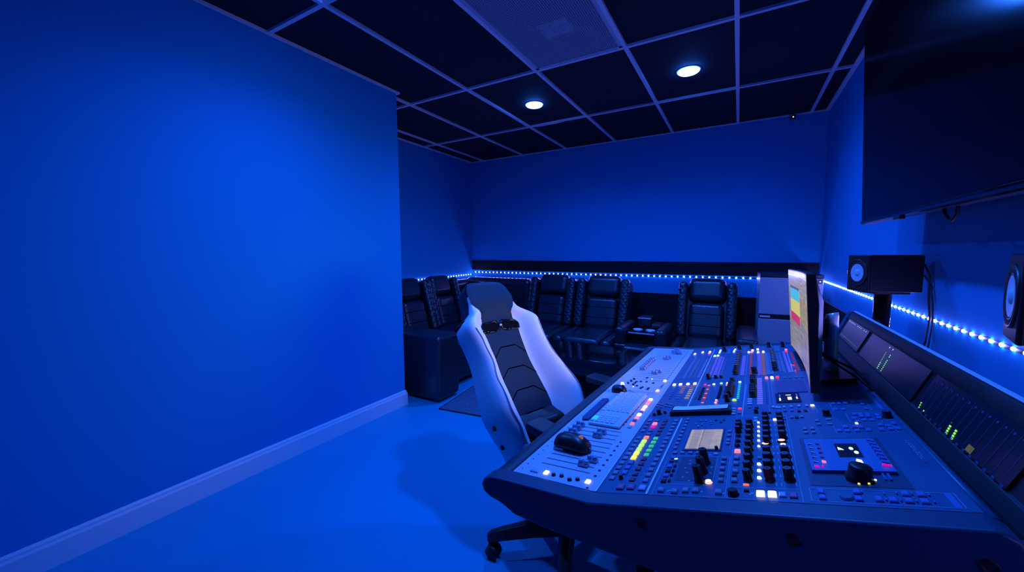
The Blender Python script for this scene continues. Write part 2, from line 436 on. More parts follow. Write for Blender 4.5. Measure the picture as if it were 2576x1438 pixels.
# ---- panel surfaces with printed lines
def on_quad(b, t0, t1, s0, s1, m, up=0.0006):
    b.add([(t0, s0, H(t0, s0) + up), (t1, s0, H(t1, s0) + up), (t1, s1, H(t1, s1) + up), (t0, s1, H(t0, s1) + up)], [(0, 1, 2, 3)], m)
def on_para(b, pts, m, up=0.0006): b.add([(t, s, H(t, s) + up) for t, s in pts], [tuple(range(len(pts)))], m)
def on_line(b, t0, s0, t1, s1, m, w=0.0006):
    d = Vector((t1 - t0, s1 - s0, 0)).normalized(); n = Vector((-d.y, d.x, 0)) * w
    on_para(b, [(t0 + n.x, s0 + n.y), (t1 + n.x, s1 + n.y), (t1 - n.x, s1 - n.y), (t0 - n.x, s0 - n.y)], m, 0.0020)
b = MB()
b.loft([[(0.0, s, -0.004), (0.0, s, 0.0012), (T1 - 0.0005, s, 0.089 * T1 + 0.0012), (T1 - 0.0005, s, 0.089 * T1 - 0.004)] for s in (SN + 0.001, SF - 0.001)], smooth=False)
UP = 0.0020
def fslot(s, t0=0.042, t1=0.161):
    on_quad(b, t0, t1, s - 0.0009, s + 0.0009, 1, UP)
    for k in range(9):
        t = t0 + 0.004 + k * 0.0135
        for q in (-0.006, 0.006): on_quad(b, t, t + 0.0012, s + q - 0.0006, s + q + 0.0006, 1, UP)
near_slots = [0.063 + 0.0264 * k for k in range(10)]
far_slots = [0.868 + 0.0270 * k for k in range(21)]
for s in near_slots: fslot(s)
for s in far_slots: fslot(s, 0.040, 0.166)
for s in near_slots[:8] + far_slots:                              # oval recess at the head of each slot
    on_para(b, [(0.1755 + 0.0033 * math.cos(a), s - 0.006 + 0.0042 * math.sin(a)) for a in frange(0, 2 * PI, 10)[:-1]], 1, UP)
for k in range(56):                                               # small dots along the front edge
    s = 0.02 + 0.0257 * k
    on_para(b, [(0.014 + 0.0013 * math.cos(a), s + 0.0020 * math.sin(a)) for a in frange(0, 2 * PI, 8)[:-1]], 1, UP)
on_para(b, [(0.177 + 0.003 * math.cos(a), 0.006 + 0.004 * math.sin(a)) for a in frange(0, 2 * PI, 8)[:-1]], 1, UP)
for t, s0, s1 in ((0.150, 0.625, 0.66), (0.060, 0.668, 0.67), (0.172, 0.748, 0.775), (0.176, 0.748, 0.775)):
    on_line(b, t, s0, t, s1, 1)
for s in (0.668, 0.676, 0.826, 0.832): on_line(b, 0.055, s, 0.168, s, 1, 0.0005)
for k in range(6): on_quad(b, 0.171, 0.179, 0.735 + k * 0.011, 0.737 + k * 0.011, 1, UP)
b.build('fader_panel', ['panel_light', 'print_dark'], con, CL)

b = MB(); ns, ntt = 12, 6
rows = [[(T1 + 0.0005 + (0.712 - T1) * k / ntt, s, H(T1 + 0.0005 + (0.712 - T1) * k / ntt, s) + 0.0006) for k in range(ntt + 1)] for s in frange(SN + 0.001, SF - 0.001, ns)]
b.loft(rows, closed=False, cap=False, smooth=True)
PU = 0.0012
def rect(t0, t1, s0, s1, m=1, w=0.0005):
    for a in ((t0, s0, t1, s0), (t1, s0, t1, s1), (t1, s1, t0, s1), (t0, s1, t0, s0)): on_line(b, *a, m, w)
def on_line(b, t0, s0, t1, s1, m, w=0.0006):                     # panel print sits a little higher here
    d = Vector((t1 - t0, s1 - s0, 0)).normalized(); n = Vector((-d.y, d.x, 0)) * w
    on_para(b, [(t0 + n.x, s0 + n.y), (t1 + n.x, s1 + n.y), (t1 - n.x, s1 - n.y), (t0 - n.x, s0 - n.y)], m, PU)
rect(0.304, 0.423, 0.004, 0.17); rect(0.426, 0.529, 0.003, 0.042); rect(0.322, 0.400, 0.045, 0.175, 1, 0.0004)
rect(0.426, 0.529, 0.045, 0.208, 1, 0.0004); rect(0.426, 0.529, 0.214, 0.425, 1, 0.0004)
rect(0.540, 0.700, 0.009, 0.050); rect(0.497, 0.592, 0.435, 0.505, 1, 0.0004);
rect(0.2, 0.287, 0.425, 0.560, 1, 0.0004); rect(0.3, 0.437, 0.535, 0.83, 1, 0.0004); rect(0.443, 0.500, 0.515, 0.83, 1, 0.0004)
rect(0.508, 0.690, 0.515, 0.815, 1, 0.0004); rect(0.622, 0.690, 0.446, 0.515, 1, 0.0004); rect(0.608, 0.700, 0.296, 0.345, 1, 0.0004)
rect(0.640, 0.690, 0.360, 0.425, 1, 0.0004); rect(0.2, 0.287, 0.59, 0.81, 1, 0.0004)
for t in (0.437, 0.5, 0.552, 0.566): on_line(b, t, 0.87, t, 1.30, 1, 0.0006)
on_line(b, 0.420, 0.207, 0.424, 0.36, 2, 0.0009)                  # magenta line beside the touch screen
on_line(b, 0.572, 0.88, 0.576, 1.24, 1, 0.0022)
on_line(b, 0.437, 0.42, 0.440, 0.74, 1, 0.0014)
for t in (0.497, 0.504):                                          # legends beside the tall rotary knobs
    for k in range(11): on_quad(b, t - 0.0008, t + 0.0008, 0.052 + 0.033 * k, 0.064 + 0.033 * k, 1, PU)
for k in range(11): on_quad(b, 0.5235, 0.5250, 0.052 + 0.033 * k, 0.066 + 0.033 * k, 1, PU)
for k in range(11): on_quad(b, 0.2725, 0.2735, 0.055 + 0.0245 * k, 0.060 + 0.0245 * k, 1, PU)
for k in range(11): on_quad(b, 0.2435, 0.2445, 0.055 + 0.0245 * k, 0.058 + 0.0245 * k, 1, PU)
for k in range(5): on_quad(b, 0.4195, 0.4205, 0.062 + 0.0245 * k, 0.067 + 0.0245 * k, 1, PU)
for (t, s) in ((0.330, 0.017), (0.333, 0.021), (0.386, 0.021), (0.420, 0.019), (0.440, 0.024), (0.459, 0.02), (0.462, 0.024), (0.351, 0.15), (0.362, 0.152), (0.352, 0.135), (0.346, 0.115),
               (0.352, 0.095), (0.347, 0.075), (0.36, 0.06), (0.385, 0.18), (0.393, 0.12), (0.393, 0.095)):
    on_quad(b, t - 0.0016, t + 0.0016, s - 0.0022, s + 0.0022, 1, PU)
on_quad(b, 0.543, 0.664, 0.060, 0.268, 3, PU)                     # recess round the transport module, its shadow painted as a flat dark quad
on_quad(b, 0.332, 0.399, 0.060, 0.168, 3, PU - 0.0003)
on_quad(b, 0.690, 0.697, 0.010, 0.049, 4, PU)                     # pale end bars of two key groups
on_quad(b, 0.704, 0.710, 0.450, 0.515, 4, PU)
random.seed(3)                                                    # unreadable maker's legend: a row of slanted strokes and rings
for k in range(10):
    s = 0.255 - 0.0088 * k
    on_para(b, [(0.6985, s), (0.7035, s - 0.002), (0.7035, s - 0.0036), (0.6985, s - 0.0018)], 1, PU)
    if k in (1, 3, 4, 6, 8): on_para(b, [(0.6985, s - 0.004), (0.7035, s - 0.006), (0.7035, s - 0.0072), (0.6985, s - 0.0052)], 1, PU)
    if k in (0, 2, 3, 5, 6, 7, 9): on_para(b, [(0.6985, s), (0.6985, s - 0.0070), (0.6996, s - 0.0074), (0.6996, s - 0.0004)], 1, PU)
    if k in (2, 3, 4, 6, 7): on_para(b, [(0.7024, s - 0.0020), (0.7024, s - 0.0080), (0.7035, s - 0.0084), (0.7035, s - 0.0024)], 1, PU)
on_para(b, [(0.699, 0.166), (0.703, 0.160), (0.701, 0.158), (0.698, 0.163)], 2, PU)
b.build('control_panel', ['panel_blue', 'print_light', 'key_pink_off', 'console_dark', 'key_blue'], con, CL)

MB().loft([[(0.2925, s, H(0.2925, s)), (0.2925, s, H(0.2925, s) + 0.002), (0.2965, s, H(0.2965, s) + 0.002), (0.2965, s, H(0.2965, s))] for s in (0.002, 0.418)], smooth=False).build('divider_strip', 'chrome_strip', con, CL)
MB().loft([[(0.2925, s, H(0.2925, s)), (0.2925, s, H(0.2925, s) + 0.002), (0.2960, s, H(0.2960, s) + 0.002), (0.2960, s, H(0.2960, s))] for s in (0.505, 1.42)], smooth=False).build('divider_strip', 'chrome_strip', con, CL)
MB().loft([[(T1 - 0.0012, s, 0.0175), (T1 - 0.0012, s, 0.0198), (T1 + 0.001, s, 0.0200), (T1 + 0.001, s, 0.0175)] for s in (0.001, 1.454)], smooth=False).build('divider_strip', 'chrome_strip', con, CL)
# rounded strip behind the panel, before the meter bridge
b = MB()
b.loft([[(0.716, s, H(0.712, s) - 0.016), (0.718, s, H(0.712, s) - 0.006), (0.724, s, H(0.712, s) - 0.003), (0.731, s, H(0.712, s) - 0.006), (0.734, s, H(0.712, s) - 0.018)] for s in frange(0.004, 1.45, 6)])
b.build('rear_moulding', 'panel_blue', con, CL)

# ---- meter bridge
b = MB(); b.prism([(0.742, 0.06), (0.7425, 0.125), (0.747, 0.134), (0.7625, 0.160), (0.7665, 0.1615), (0.797, 0.2335), (0.796, 0.238), (0.8035, 0.258), (0.808, 0.2655), (0.821, 0.2685), (0.832, 0.262), (0.846, 0.222), (0.846, 0.06)], 0.0, 1.455, 'y')
mbr = b.build('meter_bridge', 'console_body', con, CL, bevel=0.0015, seg=2)
MB().prism([(0.8135, 0.2668), (0.8145, 0.2682), (0.8215, 0.2700), (0.8215, 0.2680)], -0.03, 1.452, 'y').build('top_trim', 'chrome_strip', mbr)
Ld = 0.078; fu = Vector((0.030, 0, 0.072)).normalized(); fn = Vector((-0.072, 0, 0.030)).normalized()
def onb(s, l, up=0.0): p = Vector((0.765, s, 0.163)) + fu * l + fn * up; return (p.x, p.y, p.z)
for i, (s0, s1) in enumerate(((1.062, 1.400), (0.500, 1.020), (0.095, 0.468))):
    b = MB(); b.loft([[onb(s, 0.001, 0.0), onb(s, 0.001, 0.0025), onb(s, 0.083, 0.0025), onb(s, 0.083, 0.0)] for s in (s0, s1)], smooth=False)
    def mark(s, l, ds, dl, m): b.add([onb(s - ds, l - dl, 0.003), onb(s + ds, l - dl, 0.003), onb(s + ds, l + dl, 0.003), onb(s - ds, l + dl, 0.003)], [(0, 1, 2, 3)], m)
    if i == 0:
        for k in range(12):
            s = 1.385 - 0.0262 * k
            if k not in (5, 9): mark(s, 0.075, 0.0022, 0.0022, 3)
            mark(s, 0.013, 0.0018, 0.0012, 2)
        for k in range(26): mark(1.39 - 0.0125 * k, 0.045, 0.0004, 0.022, 4)
    if i == 1:
        for k in range(10):
            f = k / 9.0
            mark(0.795 + 0.014 * f, 0.008 + 0.049 * f, 0.0016 if k > 3 else 0.0042, 0.0011, 1)
            if k != 7: mark(0.758 + 0.008 * f, 0.009 + 0.049 * f, 0.0030, 0.0012, 1)
        mark(0.806, 0.075, 0.0022, 0.0018, 3); mark(0.774, 0.075, 0.0022, 0.0018, 3)
    if i == 2:
        for k in range(3): mark(0.444 + 0.002 * k, 0.005 + 0.005 * k, 0.0020, 0.0016, 1)
        mark(0.418, 0.006, 0.0022, 0.0015, 1)
        for k in range(4):
            mark(0.299 + 0.0012 * k, 0.003 + 0.0048 * k, 0.0036, 0.0017, 1); mark(0.274 + 0.0014 * k, 0.003 + 0.0050 * k, 0.0036, 0.0018, 1)
        mark(0.306, 0.024, 0.0016, 0.0014, 5); mark(0.214, 0.010, 0.010, 0.006, 5)
        for k in range(15): mark(0.455 - 0.0245 * k, 0.040, 0.0005, 0.036, 4)
        for k in range(15): mark(0.447 - 0.0245 * k, 0.002, 0.004, 0.002, 4); mark(0.447 - 0.0245 * k, 0.071, 0.003, 0.002, 4)
    b.build('display_glass', ['glass_dark', 'digit_green', 'digit_cyan', 'lit_pale', 'bar_blue', 'digit_amber'], mbr)

# ---- controls on the panels: each kind is one shared mesh, every control its own object
KM = {}
def key_mesh(mat, w, l, h):
    k = (mat, w, l, h)
    if k not in KM:
        b = MB(); i = min(w, l) * 0.14
        b.loft([[(-w/2, -l/2, 0), (w/2, -l/2, 0), (w/2, l/2, 0), (-w/2, l/2, 0)], [(-w/2, -l/2, h * .6), (w/2, -l/2, h * .6), (w/2, l/2, h * .6), (-w/2, l/2, h * .6)],
                [(-w/2 + i, -l/2 + i, h), (w/2 - i, -l/2 + i, h), (w/2 - i, l/2 - i, h), (-w/2 + i, l/2 - i, h)]], smooth=False)
        KM[k] = b
    return KM[k]
OBJ = {}
def key(name, t, s, mat, w=0.010, l=0.011, h=0.003, label=None):
    k = (name, mat, w, l, h)
    loc = CL + Vector((t, s, H(t, s) + 0.001))
    if k not in OBJ:
        o = key_mesh(mat, w, l, h).build(name, mat, con, loc, tilt(t, s)); OBJ[k] = o
    else: o = inst(OBJ[k], name, loc, tilt(t, s), con)
    if 'label' in o: del o['label']
    if label: o['label'] = label
    return o
RK = {}
def rotary(name, t, s, r=0.0072, h=0.022, cap='knob_cap', body='knob_black', label=None):
    k = (name, r, h, cap, body)
    loc = CL + Vector((t, s, H(t, s) + 0.001))
    if k not in RK:
        b = MB(); b.lathe([(r * 1.22, 0), (r * 1.22, h * 0.12), (r * 1.05, h * 0.16), (r, h * 0.93), (r * 0.93, h)], n=20)
        b.lathe([(r * 0.93, h), (0, h * 0.985)], n=20, m=1)
        b.box(-r * 0.12, r * 0.12, r * 0.2, r * 0.9, h * 0.98, h * 1.02, 1)
        RK[k] = b.build(name, [body, cap], con, loc, tilt(t, s)); o = RK[k]
    else: o = inst(RK[k], name, loc, tilt(t, s), con)
    if 'label' in o: del o['label']
    if label: o['label'] = label
    return o
FK = None
def fader_knob(t, s):
    global FK
    loc = CL + Vector((t, s, H(t, s) + 0.0022))
    if FK is None:
        b = MB()
        b.loft([[(-.012, -.007, 0), (.012, -.007, 0), (.012, .007, 0), (-.012, .007, 0)], [(-.012, -.0075, .006), (.012, -.0075, .006), (.012, .0075, .006), (-.012, .0075, .006)]], smooth=False)
        for x in (-0.0065, 0.0065):
            b.lathe([(0.0058, 0.006), (0.0056, 0.012), (0.0042, 0.0135), (0.003, 0.0125), (0.0, 0.0105)], origin=(x, 0, 0), n=14)
        FK = b.build('fader_knob', 'clear_knob', con, loc, tilt(t, s)); return FK
    return inst(FK, 'fader_knob', loc, tilt(t, s), con)
for t, s in ((0.147, near_slots[2]), (0.136, near_slots[1]), (0.042, near_slots[8]), (0.041, near_slots[7]), (0.042, near_slots[6]), (0.041, near_slots[5]), (0.114, near_slots[8]), (0.112, near_slots[7]), (0.05, near_slots[4]), (0.05, near_slots[3]), (0.042, near_slots[9])):
    fader_knob(t, s)
tf = [None, None, 0.115, 0.125, 0.054, 0.054, 0.053, 0.053, 0.053, 0.053, 0.054, 0.055, 0.109, 0.116, None, None, None, 0.130, 0.130, 0.126, 0.122]
for t, s in zip(tf, far_slots):
    if t: fader_knob(t, s)
fader_knob(0.146, far_slots[17]); fader_knob(0.118, far_slots[18])
# front row at the near end of the pale panel
key('button', 0.046, 0.024, 'key_pale', 0.020, 0.017, 0.004)
key('lit_button', 0.073, 0.025, 'lit_white', 0.010, 0.013, 0.004, 'glowing orange-white button')
for t, s in ((0.092, 0.023), (0.110, 0.026), (0.132, 0.019), (0.147, 0.027)): rotary('small_knob', t, s, 0.0042, 0.006, 'key_grey', 'print_dark')
key('lit_button', 0.170, 0.028, 'lit_white', 0.010, 0.012, 0.004)
# lit column beside the keyboard
for s, m in zip((0.595, 0.572, 0.549, 0.520, 0.492, 0.447, 0.419), ('lit_white', 'lit_pink', 'lit_pink', 'lit_white', 'lit_warm', 'lit_white', 'lit_pink')): key('lit_button', 0.171, s, m, 0.011, 0.017, 0.004)
for s, m in zip((0.470, 0.396, 0.369, 0.343), ('key_grey', 'key_pink_off', 'lit_orange', 'key_pale')): key('button', 0.171, s, m, 0.010, 0.014, 0.004)
for k in range(12): key('strip_button', 0.150, 0.355 + 0.0225 * k, ('key_red_off', 'print_dark', 'key_grey')[k % 3], 0.006, 0.010, 0.003)
rotary('lit_knob', 0.035, 0.740, 0.006, 0.008, 'lit_white', 'lit_white', 'round glowing white button')
key('lit_button', 0.172, 0.699, 'lit_warm', 0.010, 0.018, 0.004); key('lit_button', 0.172, 0.832, 'lit_white', 0.010, 0.018, 0.004)
for t, s in ((0.090, 0.797), (0.111, 0.800), (0.138, 0.790), (0.111, 0.712), (0.136, 0.706), (0.090, 0.737), (0.136, 0.720), (0.113, 0.726), (0.100, 0.855), (0.075, 0.79), (0.074, 0.77)): key('small_button', t, s, 'print_dark', 0.008, 0.012, 0.003)
for t, s in ((0.080, 0.722), (0.122, 0.842)): key('lit_button', t, s, 'lit_yellow', 0.004, 0.007, 0.003)
for t, s in ((0.052, 0.758), (0.055, 0.79), (0.058, 0.82), (0.075, 0.745)): rotary('small_knob', t, s, 0.0042, 0.007, 'key_grey', 'print_dark')
# button matrix behind the near faders
for k in range(14):
    s = 0.059 + 0.0243 * k if k < 10 else 0.327 + 0.0265 * (k - 10)
    key('channel_button', 0.212, s, 'key_grey' if k != 11 and k != 12 else 'key_pink_off', 0.011, 0.014)
matB = ['rot', 'key_blue', 'key_blue', 'key_blue', 'lit_yellow', 'lit_yellow', 'lit_lime', 'lit_lime', 'lit_lime', 'lit_orange', 'key_grey', 'key_grey', 'lit_magenta', 'lit_pink', 'key_grey']
sB = [0.059, 0.085, 0.110, 0.134, 0.158, 0.182, 0.205, 0.229, 0.253, 0.278, 0.304, 0.327, 0.352, 0.377, 0.405]
for m, s in zip(matB, sB):
    if m == 'rot': rotary('small_knob', 0.231, s, 0.004, 0.008, 'key_red_off', 'knob_black')
    elif m.startswith('lit'): key('lit_button', 0.231, s, m, 0.012, 0.016, 0.004, m[4:].replace('lime', 'lime green') + ' lit button')
    else: key('button', 0.231, s, m, 0.012, 0.016 if m == 'key_blue' else 0.010)
matC = ['key_red_off'] * 5 + ['lit_green'] * 5 + ['key_red_off'] * 5
for k, m in enumerate(matC):
    s = 0.055 + 0.0242 * k if k < 10 else 0.301 + 0.0248 * (k - 10)
    key('lit_button' if 'green' in m else 'button', 0.255, s, m, 0.011, 0.012, 0.003, 'green lit button' if 'green' in m else None)
for k in range(15):
    s = 0.053 + 0.0242 * k if k < 10 else 0.301 + 0.0245 * (k - 10)
    key('channel_button', 0.282, s, 'key_grey', 0.010, 0.013)
key('button', 0.241, 0.022, 'key_pink_off', 0.014, 0.018, 0.004, 'pink button'); key('button', 0.261, 0.024, 'key_pink_off', 0.014, 0.018, 0.004, 'pink button'); key('button', 0.283, 0.022, 'key_pale', 0.013, 0.018, 0.004)
# touch screen and its keys
scr = MB(); scr.loft([[(0.326, s, H(0.326, s)), (0.328, s, H(0.328, s) + 0.003), (0.403, s, H(0.403, s) + 0.003), (0.405, s, H(0.405, s))] for s in (0.200, 0.334)], smooth=False)
scr = scr.build('touch_screen', 'bar_blue', con, CL)
b = MB(); b.add([(0.3315, 0.206, H(0.3315, 0.206) + 0.0036), (0.4005, 0.206, H(0.4005, 0.206) + 0.0036), (0.4005, 0.325, H(0.4005, 0.325) + 0.0036), (0.3315, 0.325, H(0.3315, 0.325) + 0.0036)], [(0, 1, 2, 3)])
disp = b.build('display', 'touch_list', scr)
def planar_uv(o, uvs):
    l = o.data.uv_layers.new(name='uv')
    for lp in o.data.loops: l.data[lp.index].uv = uvs[lp.vertex_index]
planar_uv(disp, [(0, 0), (1, 0), (1, 1), (0, 1)])
for k in range(9): key('soft_key', 0.311, 0.215 + 0.0242 * k, 'key_grey', 0.008, 0.012)
for t in (0.315, 0.330, 0.346, 0.361): key('soft_key', t, 0.188, 'key_grey', 0.009, 0.010)
key('button', 0.396, 0.182, 'key_pale', 0.009, 0.008)
for s in (0.314, 0.287, 0.258, 0.239): key('soft_key', 0.415, s, 'key_grey', 0.008, 0.011)
rotary('small_knob', 0.396, 0.206, 0.0035, 0.008)
for s, m in zip((0.162, 0.119, 0.098, 0.077, 0.054), ('key_blue', 'key_blue', 'key_black', 'key_blue', 'key_black')): key('button', 0.316, s, m, 0.010, 0.011)
rotary('small_knob', 0.325, 0.144, 0.0042, 0.006, 'lit_pale', 'key_grey'); key('button', 0.315, 0.143, 'key_red_off', 0.009, 0.007)
for s in (0.120, 0.100, 0.080, 0.056): key('small_button', 0.3255, s, 'key_black', 0.005, 0.008)
for t, s in ((0.381, 0.138), (0.380, 0.097), (0.379, 0.060)): rotary('encoder_knob', t, s, 0.0080, 0.030, 'knob_black', 'knob_black')
rotary('lit_knob', 0.394, 0.056, 0.0052, 0.004, 'lit_white', 'lit_warm')
for s in (0.160, 0.137, 0.112, 0.088, 0.064): key('button', 0.413, s, 'key_grey', 0.009, 0.010, 0.004)
for t, s in ((0.318, 0.018), (0.342, 0.016), (0.360, 0.021), (0.376, 0.022), (0.413, 0.020)): key('button', t, s, 'key_grey', 0.011, 0.014, 0.004)
key('lit_button', 0.435, 0.196, 'lit_pink', 0.011, 0.014, 0.004)
for s, m in zip((0.163, 0.136, 0.103, 0.066), ('key_grey',) * 4): key('button', 0.435, s, m, 0.010, 0.013, 0.004)
key('small_button', 0.434, 0.084, 'key_black', 0.008, 0.006)
rotary('encoder_knob', 0.435, 0.017, 0.0078, 0.009, 'knob_black', 'knob_black')
# three columns of tall rotary knobs
for k in range(9): rotary('rotary_knob', 0.4560, 0.072 + 0.0338 * k, 0.0066, 0.019)
for k in range(11):
    if k != 4: rotary('rotary_knob', 0.4880, 0.075 + 0.0328 * k, 0.0070 if k < 4 else 0.0064, 0.021 if k < 4 else 0.017, 'knob_red' if k == 0 else 'knob_cap', 'knob_red' if k == 0 else 'knob_black', 'dark red rotary knob' if k == 0 else None)
for k in range(11):
    if k not in (4, 5): rotary('rotary_knob', 0.5165, 0.077 + 0.0320 * k, 0.0072 if k < 4 else 0.0066, 0.021 if k < 4 else 0.017)
for t, s in ((0.4845, 0.232), (0.5130, 0.250)): rotary('lit_knob', t, s, 0.0070, 0.004, 'lit_warm', 'knob_black')
key('lit_button', 0.5145, 0.229, 'lit_white', 0.009, 0.010, 0.004); key('lit_button', 0.5120, 0.214, 'lit_white', 0.004, 0.006); key('lit_button', 0.5165, 0.214, 'lit_red', 0.005, 0.007)
key('lit_button', 0.506, 0.389, 'lit_white', 0.008, 0.008); key('lit_button', 0.453, 0.0505, 'lit_orange', 0.009, 0.003)
for s in (0.359, 0.337, 0.310): rotary('rotary_knob', 0.433, s, 0.0062, 0.014)
for s in (0.283, 0.252, 0.227): rotary('small_knob', 0.4335, s, 0.0050, 0.005, 'key_black')
for s in (0.371, 0.341, 0.312, 0.284, 0.255, 0.224): rotary('indicator_light', 0.4725, s, 0.0024, 0.003, 'lit_pale', 'lit_pale')
for s in (0.136, 0.108, 0.079): rotary('indicator_light', 0.4725, s, 0.0032, 0.003, 'lit_pale', 'lit_pale')
key('button', 0.4735, 0.164, 'key_grey', 0.007, 0.009); key('small_button', 0.454, 0.030, 'key_black', 0.008, 0.006)
key('lit_button', 0.474, 0.021, 'lit_white', 0.012, 0.016, 0.004, 'glowing pinkish white button'); key('lit_button', 0.490, 0.021, 'lit_white', 0.012, 0.016, 0.004, 'glowing pinkish white button')
key('button', 0.504, 0.022, 'key_pale', 0.010, 0.014); key('button', 0.518, 0.021, 'key_pink_off', 0.011, 0.015)
# middle band
for s in (0.485, 0.464, 0.443): key('button', 0.417, s, 'key_pale', 0.009, 0.011)
key('lit_button', 0.4305, 0.485, 'lit_red', 0.009, 0.010); key('button', 0.4305, 0.447, 'key_grey', 0.009, 0.008)
rotary('small_knob', 0.468, 0.448, 0.0045, 0.010); rotary('small_knob', 0.469, 0.486, 0.0045, 0.004); key('button', 0.453, 0.494, 'key_grey', 0.007, 0.008)
for s in (0.403, 0.383): key('button', 0.467, s, 'key_pale', 0.009, 0.012)
for t, s in ((0.506, 0.489), (0.513, 0.484), (0.519, 0.482), (0.529, 0.486), (0.544, 0.488), (0.560, 0.490), (0.576, 0.491)): key('button', t, s, 'key_pale', 0.0065, 0.013)
key('lit_button', 0.587, 0.492, 'lit_white', 0.008, 0.007)
for t, s, m in ((0.497, 0.443, 'key_black'), (0.516, 0.453, 'key_blue'), (0.529, 0.455, 'key_blue'), (0.543, 0.455, 'key_blue'), (0.557, 0.448, 'key_black'), (0.570, 0.450, 'key_black'), (0.524, 0.409, 'key_blue'), (0.525, 0.393, 'key_blue'), (0.540, 0.403, 'key_grey'), (0.549, 0.400, 'key_black'), (0.559, 0.405, 'key_grey')): key('button', t, s, m, 0.007, 0.010)
for t, s in ((0.584, 0.375), (0.585, 0.350), (0.558, 0.323), (0.571, 0.324), (0.558, 0.300), (0.571, 0.301)): key('button', t, s, 'key_grey', 0.0075, 0.011)
for t, s in ((0.554, 0.038), (0.554, 0.020), (0.597, 0.042), (0.596, 0.021), (0.618, 0.022), (0.633, 0.022), (0.650, 0.042), (0.649, 0.022), (0.666, 0.042), (0.665, 0.022)): key('cursor_key', t, s, 'key_blue', 0.0095, 0.013)
rotary('encoder_knob', 0.583, 0.024, 0.0075, 0.003, 'panel_blue', 'panel_blue')
for t, s in ((0.603, 0.042), (0.627, 0.040), (0.641, 0.043), (0.657, 0.043), (0.674, 0.042), (0.626, 0.022), (0.641, 0.022), (0.657, 0.022), (0.674, 0.022)): key('small_button', t, s, 'key_blue', 0.0022, 0.006, 0.002)
for t, s in ((0.629, 0.500), (0.640, 0.499), (0.652, 0.501), (0.667, 0.508), (0.681, 0.511), (0.628, 0.454), (0.641, 0.452), (0.681, 0.489), (0.681, 0.453), (0.655, 0.414), (0.650, 0.385), (0.664, 0.413), (0.664, 0.398), (0.652, 0.366), (0.664, 0.373), (0.676, 0.411), (0.675, 0.397),
             (0.676, 0.372), (0.690, 0.403), (0.690, 0.385), (0.627, 0.331), (0.641, 0.331), (0.614, 0.309), (0.627, 0.307), (0.642, 0.308), (0.651, 0.328), (0.660, 0.310), (0.683, 0.340), (0.679, 0.312), (0.693, 0.334), (0.693, 0.315), (0.704, 0.347), (0.704, 0.316)): key('cursor_key', t, s, 'key_blue', 0.0085, 0.013)
key('lit_button', 0.648, 0.352, 'lit_pale', 0.005, 0.004); key('small_button', 0.605, 0.381, 'key_pale', 0.010, 0.005); key('small_button', 0.604, 0.349, 'key_pale', 0.010, 0.005)
rotary('encoder_knob', 0.606, 0.412, 0.0070, 0.014); rotary('encoder_knob', 0.704, 0.390, 0.0075, 0.014)
# label tray lying across the panel
b = MB(); b.box(0.258, 0.410, 0.440, 0.486, 0.0, 0.014); T = b
tr = []
for x, y, z in T.v: tr.append((x, y, z + H(x, y)))
T.v = tr; lt = T.build('label_tray', 'black_plastic', con, CL, bevel=0.002)
b = MB(); b.loft([[(0.264, s, H(0.264, s) + z), (0.300, s, H(0.300, s) + z - 0.0015), (0.402, s, H(0.402, s) + z)] for s, z in ((0.450, 0.0165), (0.482, 0.0165))], closed=False, cap=False)
b.build('paper_strip', 'paper', lt)
# mid-far rows
for t in (0.214, 0.235, 0.260, 0.283): key('lit_button', t, 0.783, 'lit_white', 0.010, 0.016, 0.004)
for k in range(7):
    key('meter_bar', 0.2525, 0.613 + 0.0234 * k, ('key_grey' if k < 3 else 'dim_orange'), 0.013, 0.008, 0.002)
    key('meter_bar', 0.2795, 0.611 + 0.0237 * k, 'lit_amber' if k < 5 else 'dim_orange', 0.013, 0.009, 0.002)
    key('meter_bar', 0.228, 0.615 + 0.0230 * k, 'key_blue', 0.009, 0.005, 0.002)
for k in range(13):
    f = k / 12; key('meter_bar', 0.331, 0.556 + 0.0163 * k, 'dim_red' if k % 3 else 'lit_orange', 0.008, 0.0045, 0.002)
    key('small_button', 0.3185, 0.590 + 0.0105 * k, 'key_black', 0.008, 0.007, 0.004); key('small_button', 0.3705, 0.594 + 0.0105 * k, 'key_black', 0.008, 0.006, 0.005)
    key('meter_bar', 0.306, 0.60 + 0.0125 * k, 'key_grey', 0.006, 0.004, 0.002)
    key('meter_bar', 0.385, 0.60 + 0.0105 * k, 'key_red_off', 0.007, 0.004, 0.002)
for t, s, m in ((0.318, 0.762, 'lit_red'), (0.345, 0.762, 'lit_pale'), (0.367, 0.769, 'lit_lime'), (0.386, 0.768, 'lit_white'), (0.386, 0.742, 'lit_pink')): key('lit_button', t, s, m, 0.008, 0.011)
for s in (0.568, 0.544): rotary('lit_knob', 0.3675, s, 0.0034, 0.004, 'lit_white', 'lit_pink')
for t, s, r, h in ((0.322, 0.845, 0.007, 0.020), (0.345, 0.85, 0.006, 0.012), (0.362, 0.85, 0.005, 0.010), (0.399, 0.800, 0.0075, 0.012), (0.397, 0.560, 0.0070, 0.022)): rotary('encoder_knob', t, s, r, h)
for k in range(6): rotary('encoder_knob', 0.4005, 0.612 + 0.0215 * k, 0.0085, 0.018, 'knob_black', 'knob_black')
key('lit_button', 0.4215, 0.775, 'lit_pale', 0.008, 0.011)
for k in range(10): key('meter_bar', 0.4218, 0.585 + 0.0187 * k, 'lit_teal', 0.007, 0.0065, 0.002)
rotary('lit_knob', 0.414, 0.567, 0.0052, 0.004, 'lit_lime', 'lit_lime')
for k in range(9): rotary('encoder_knob', 0.4605, 0.598 + 0.0245 * k, 0.0085, 0.018, 'knob_black', 'knob_black') if k not in (4, 5) else None
key('button', 0.4600, 0.715, 'key_grey', 0.011, 0.03, 0.004)
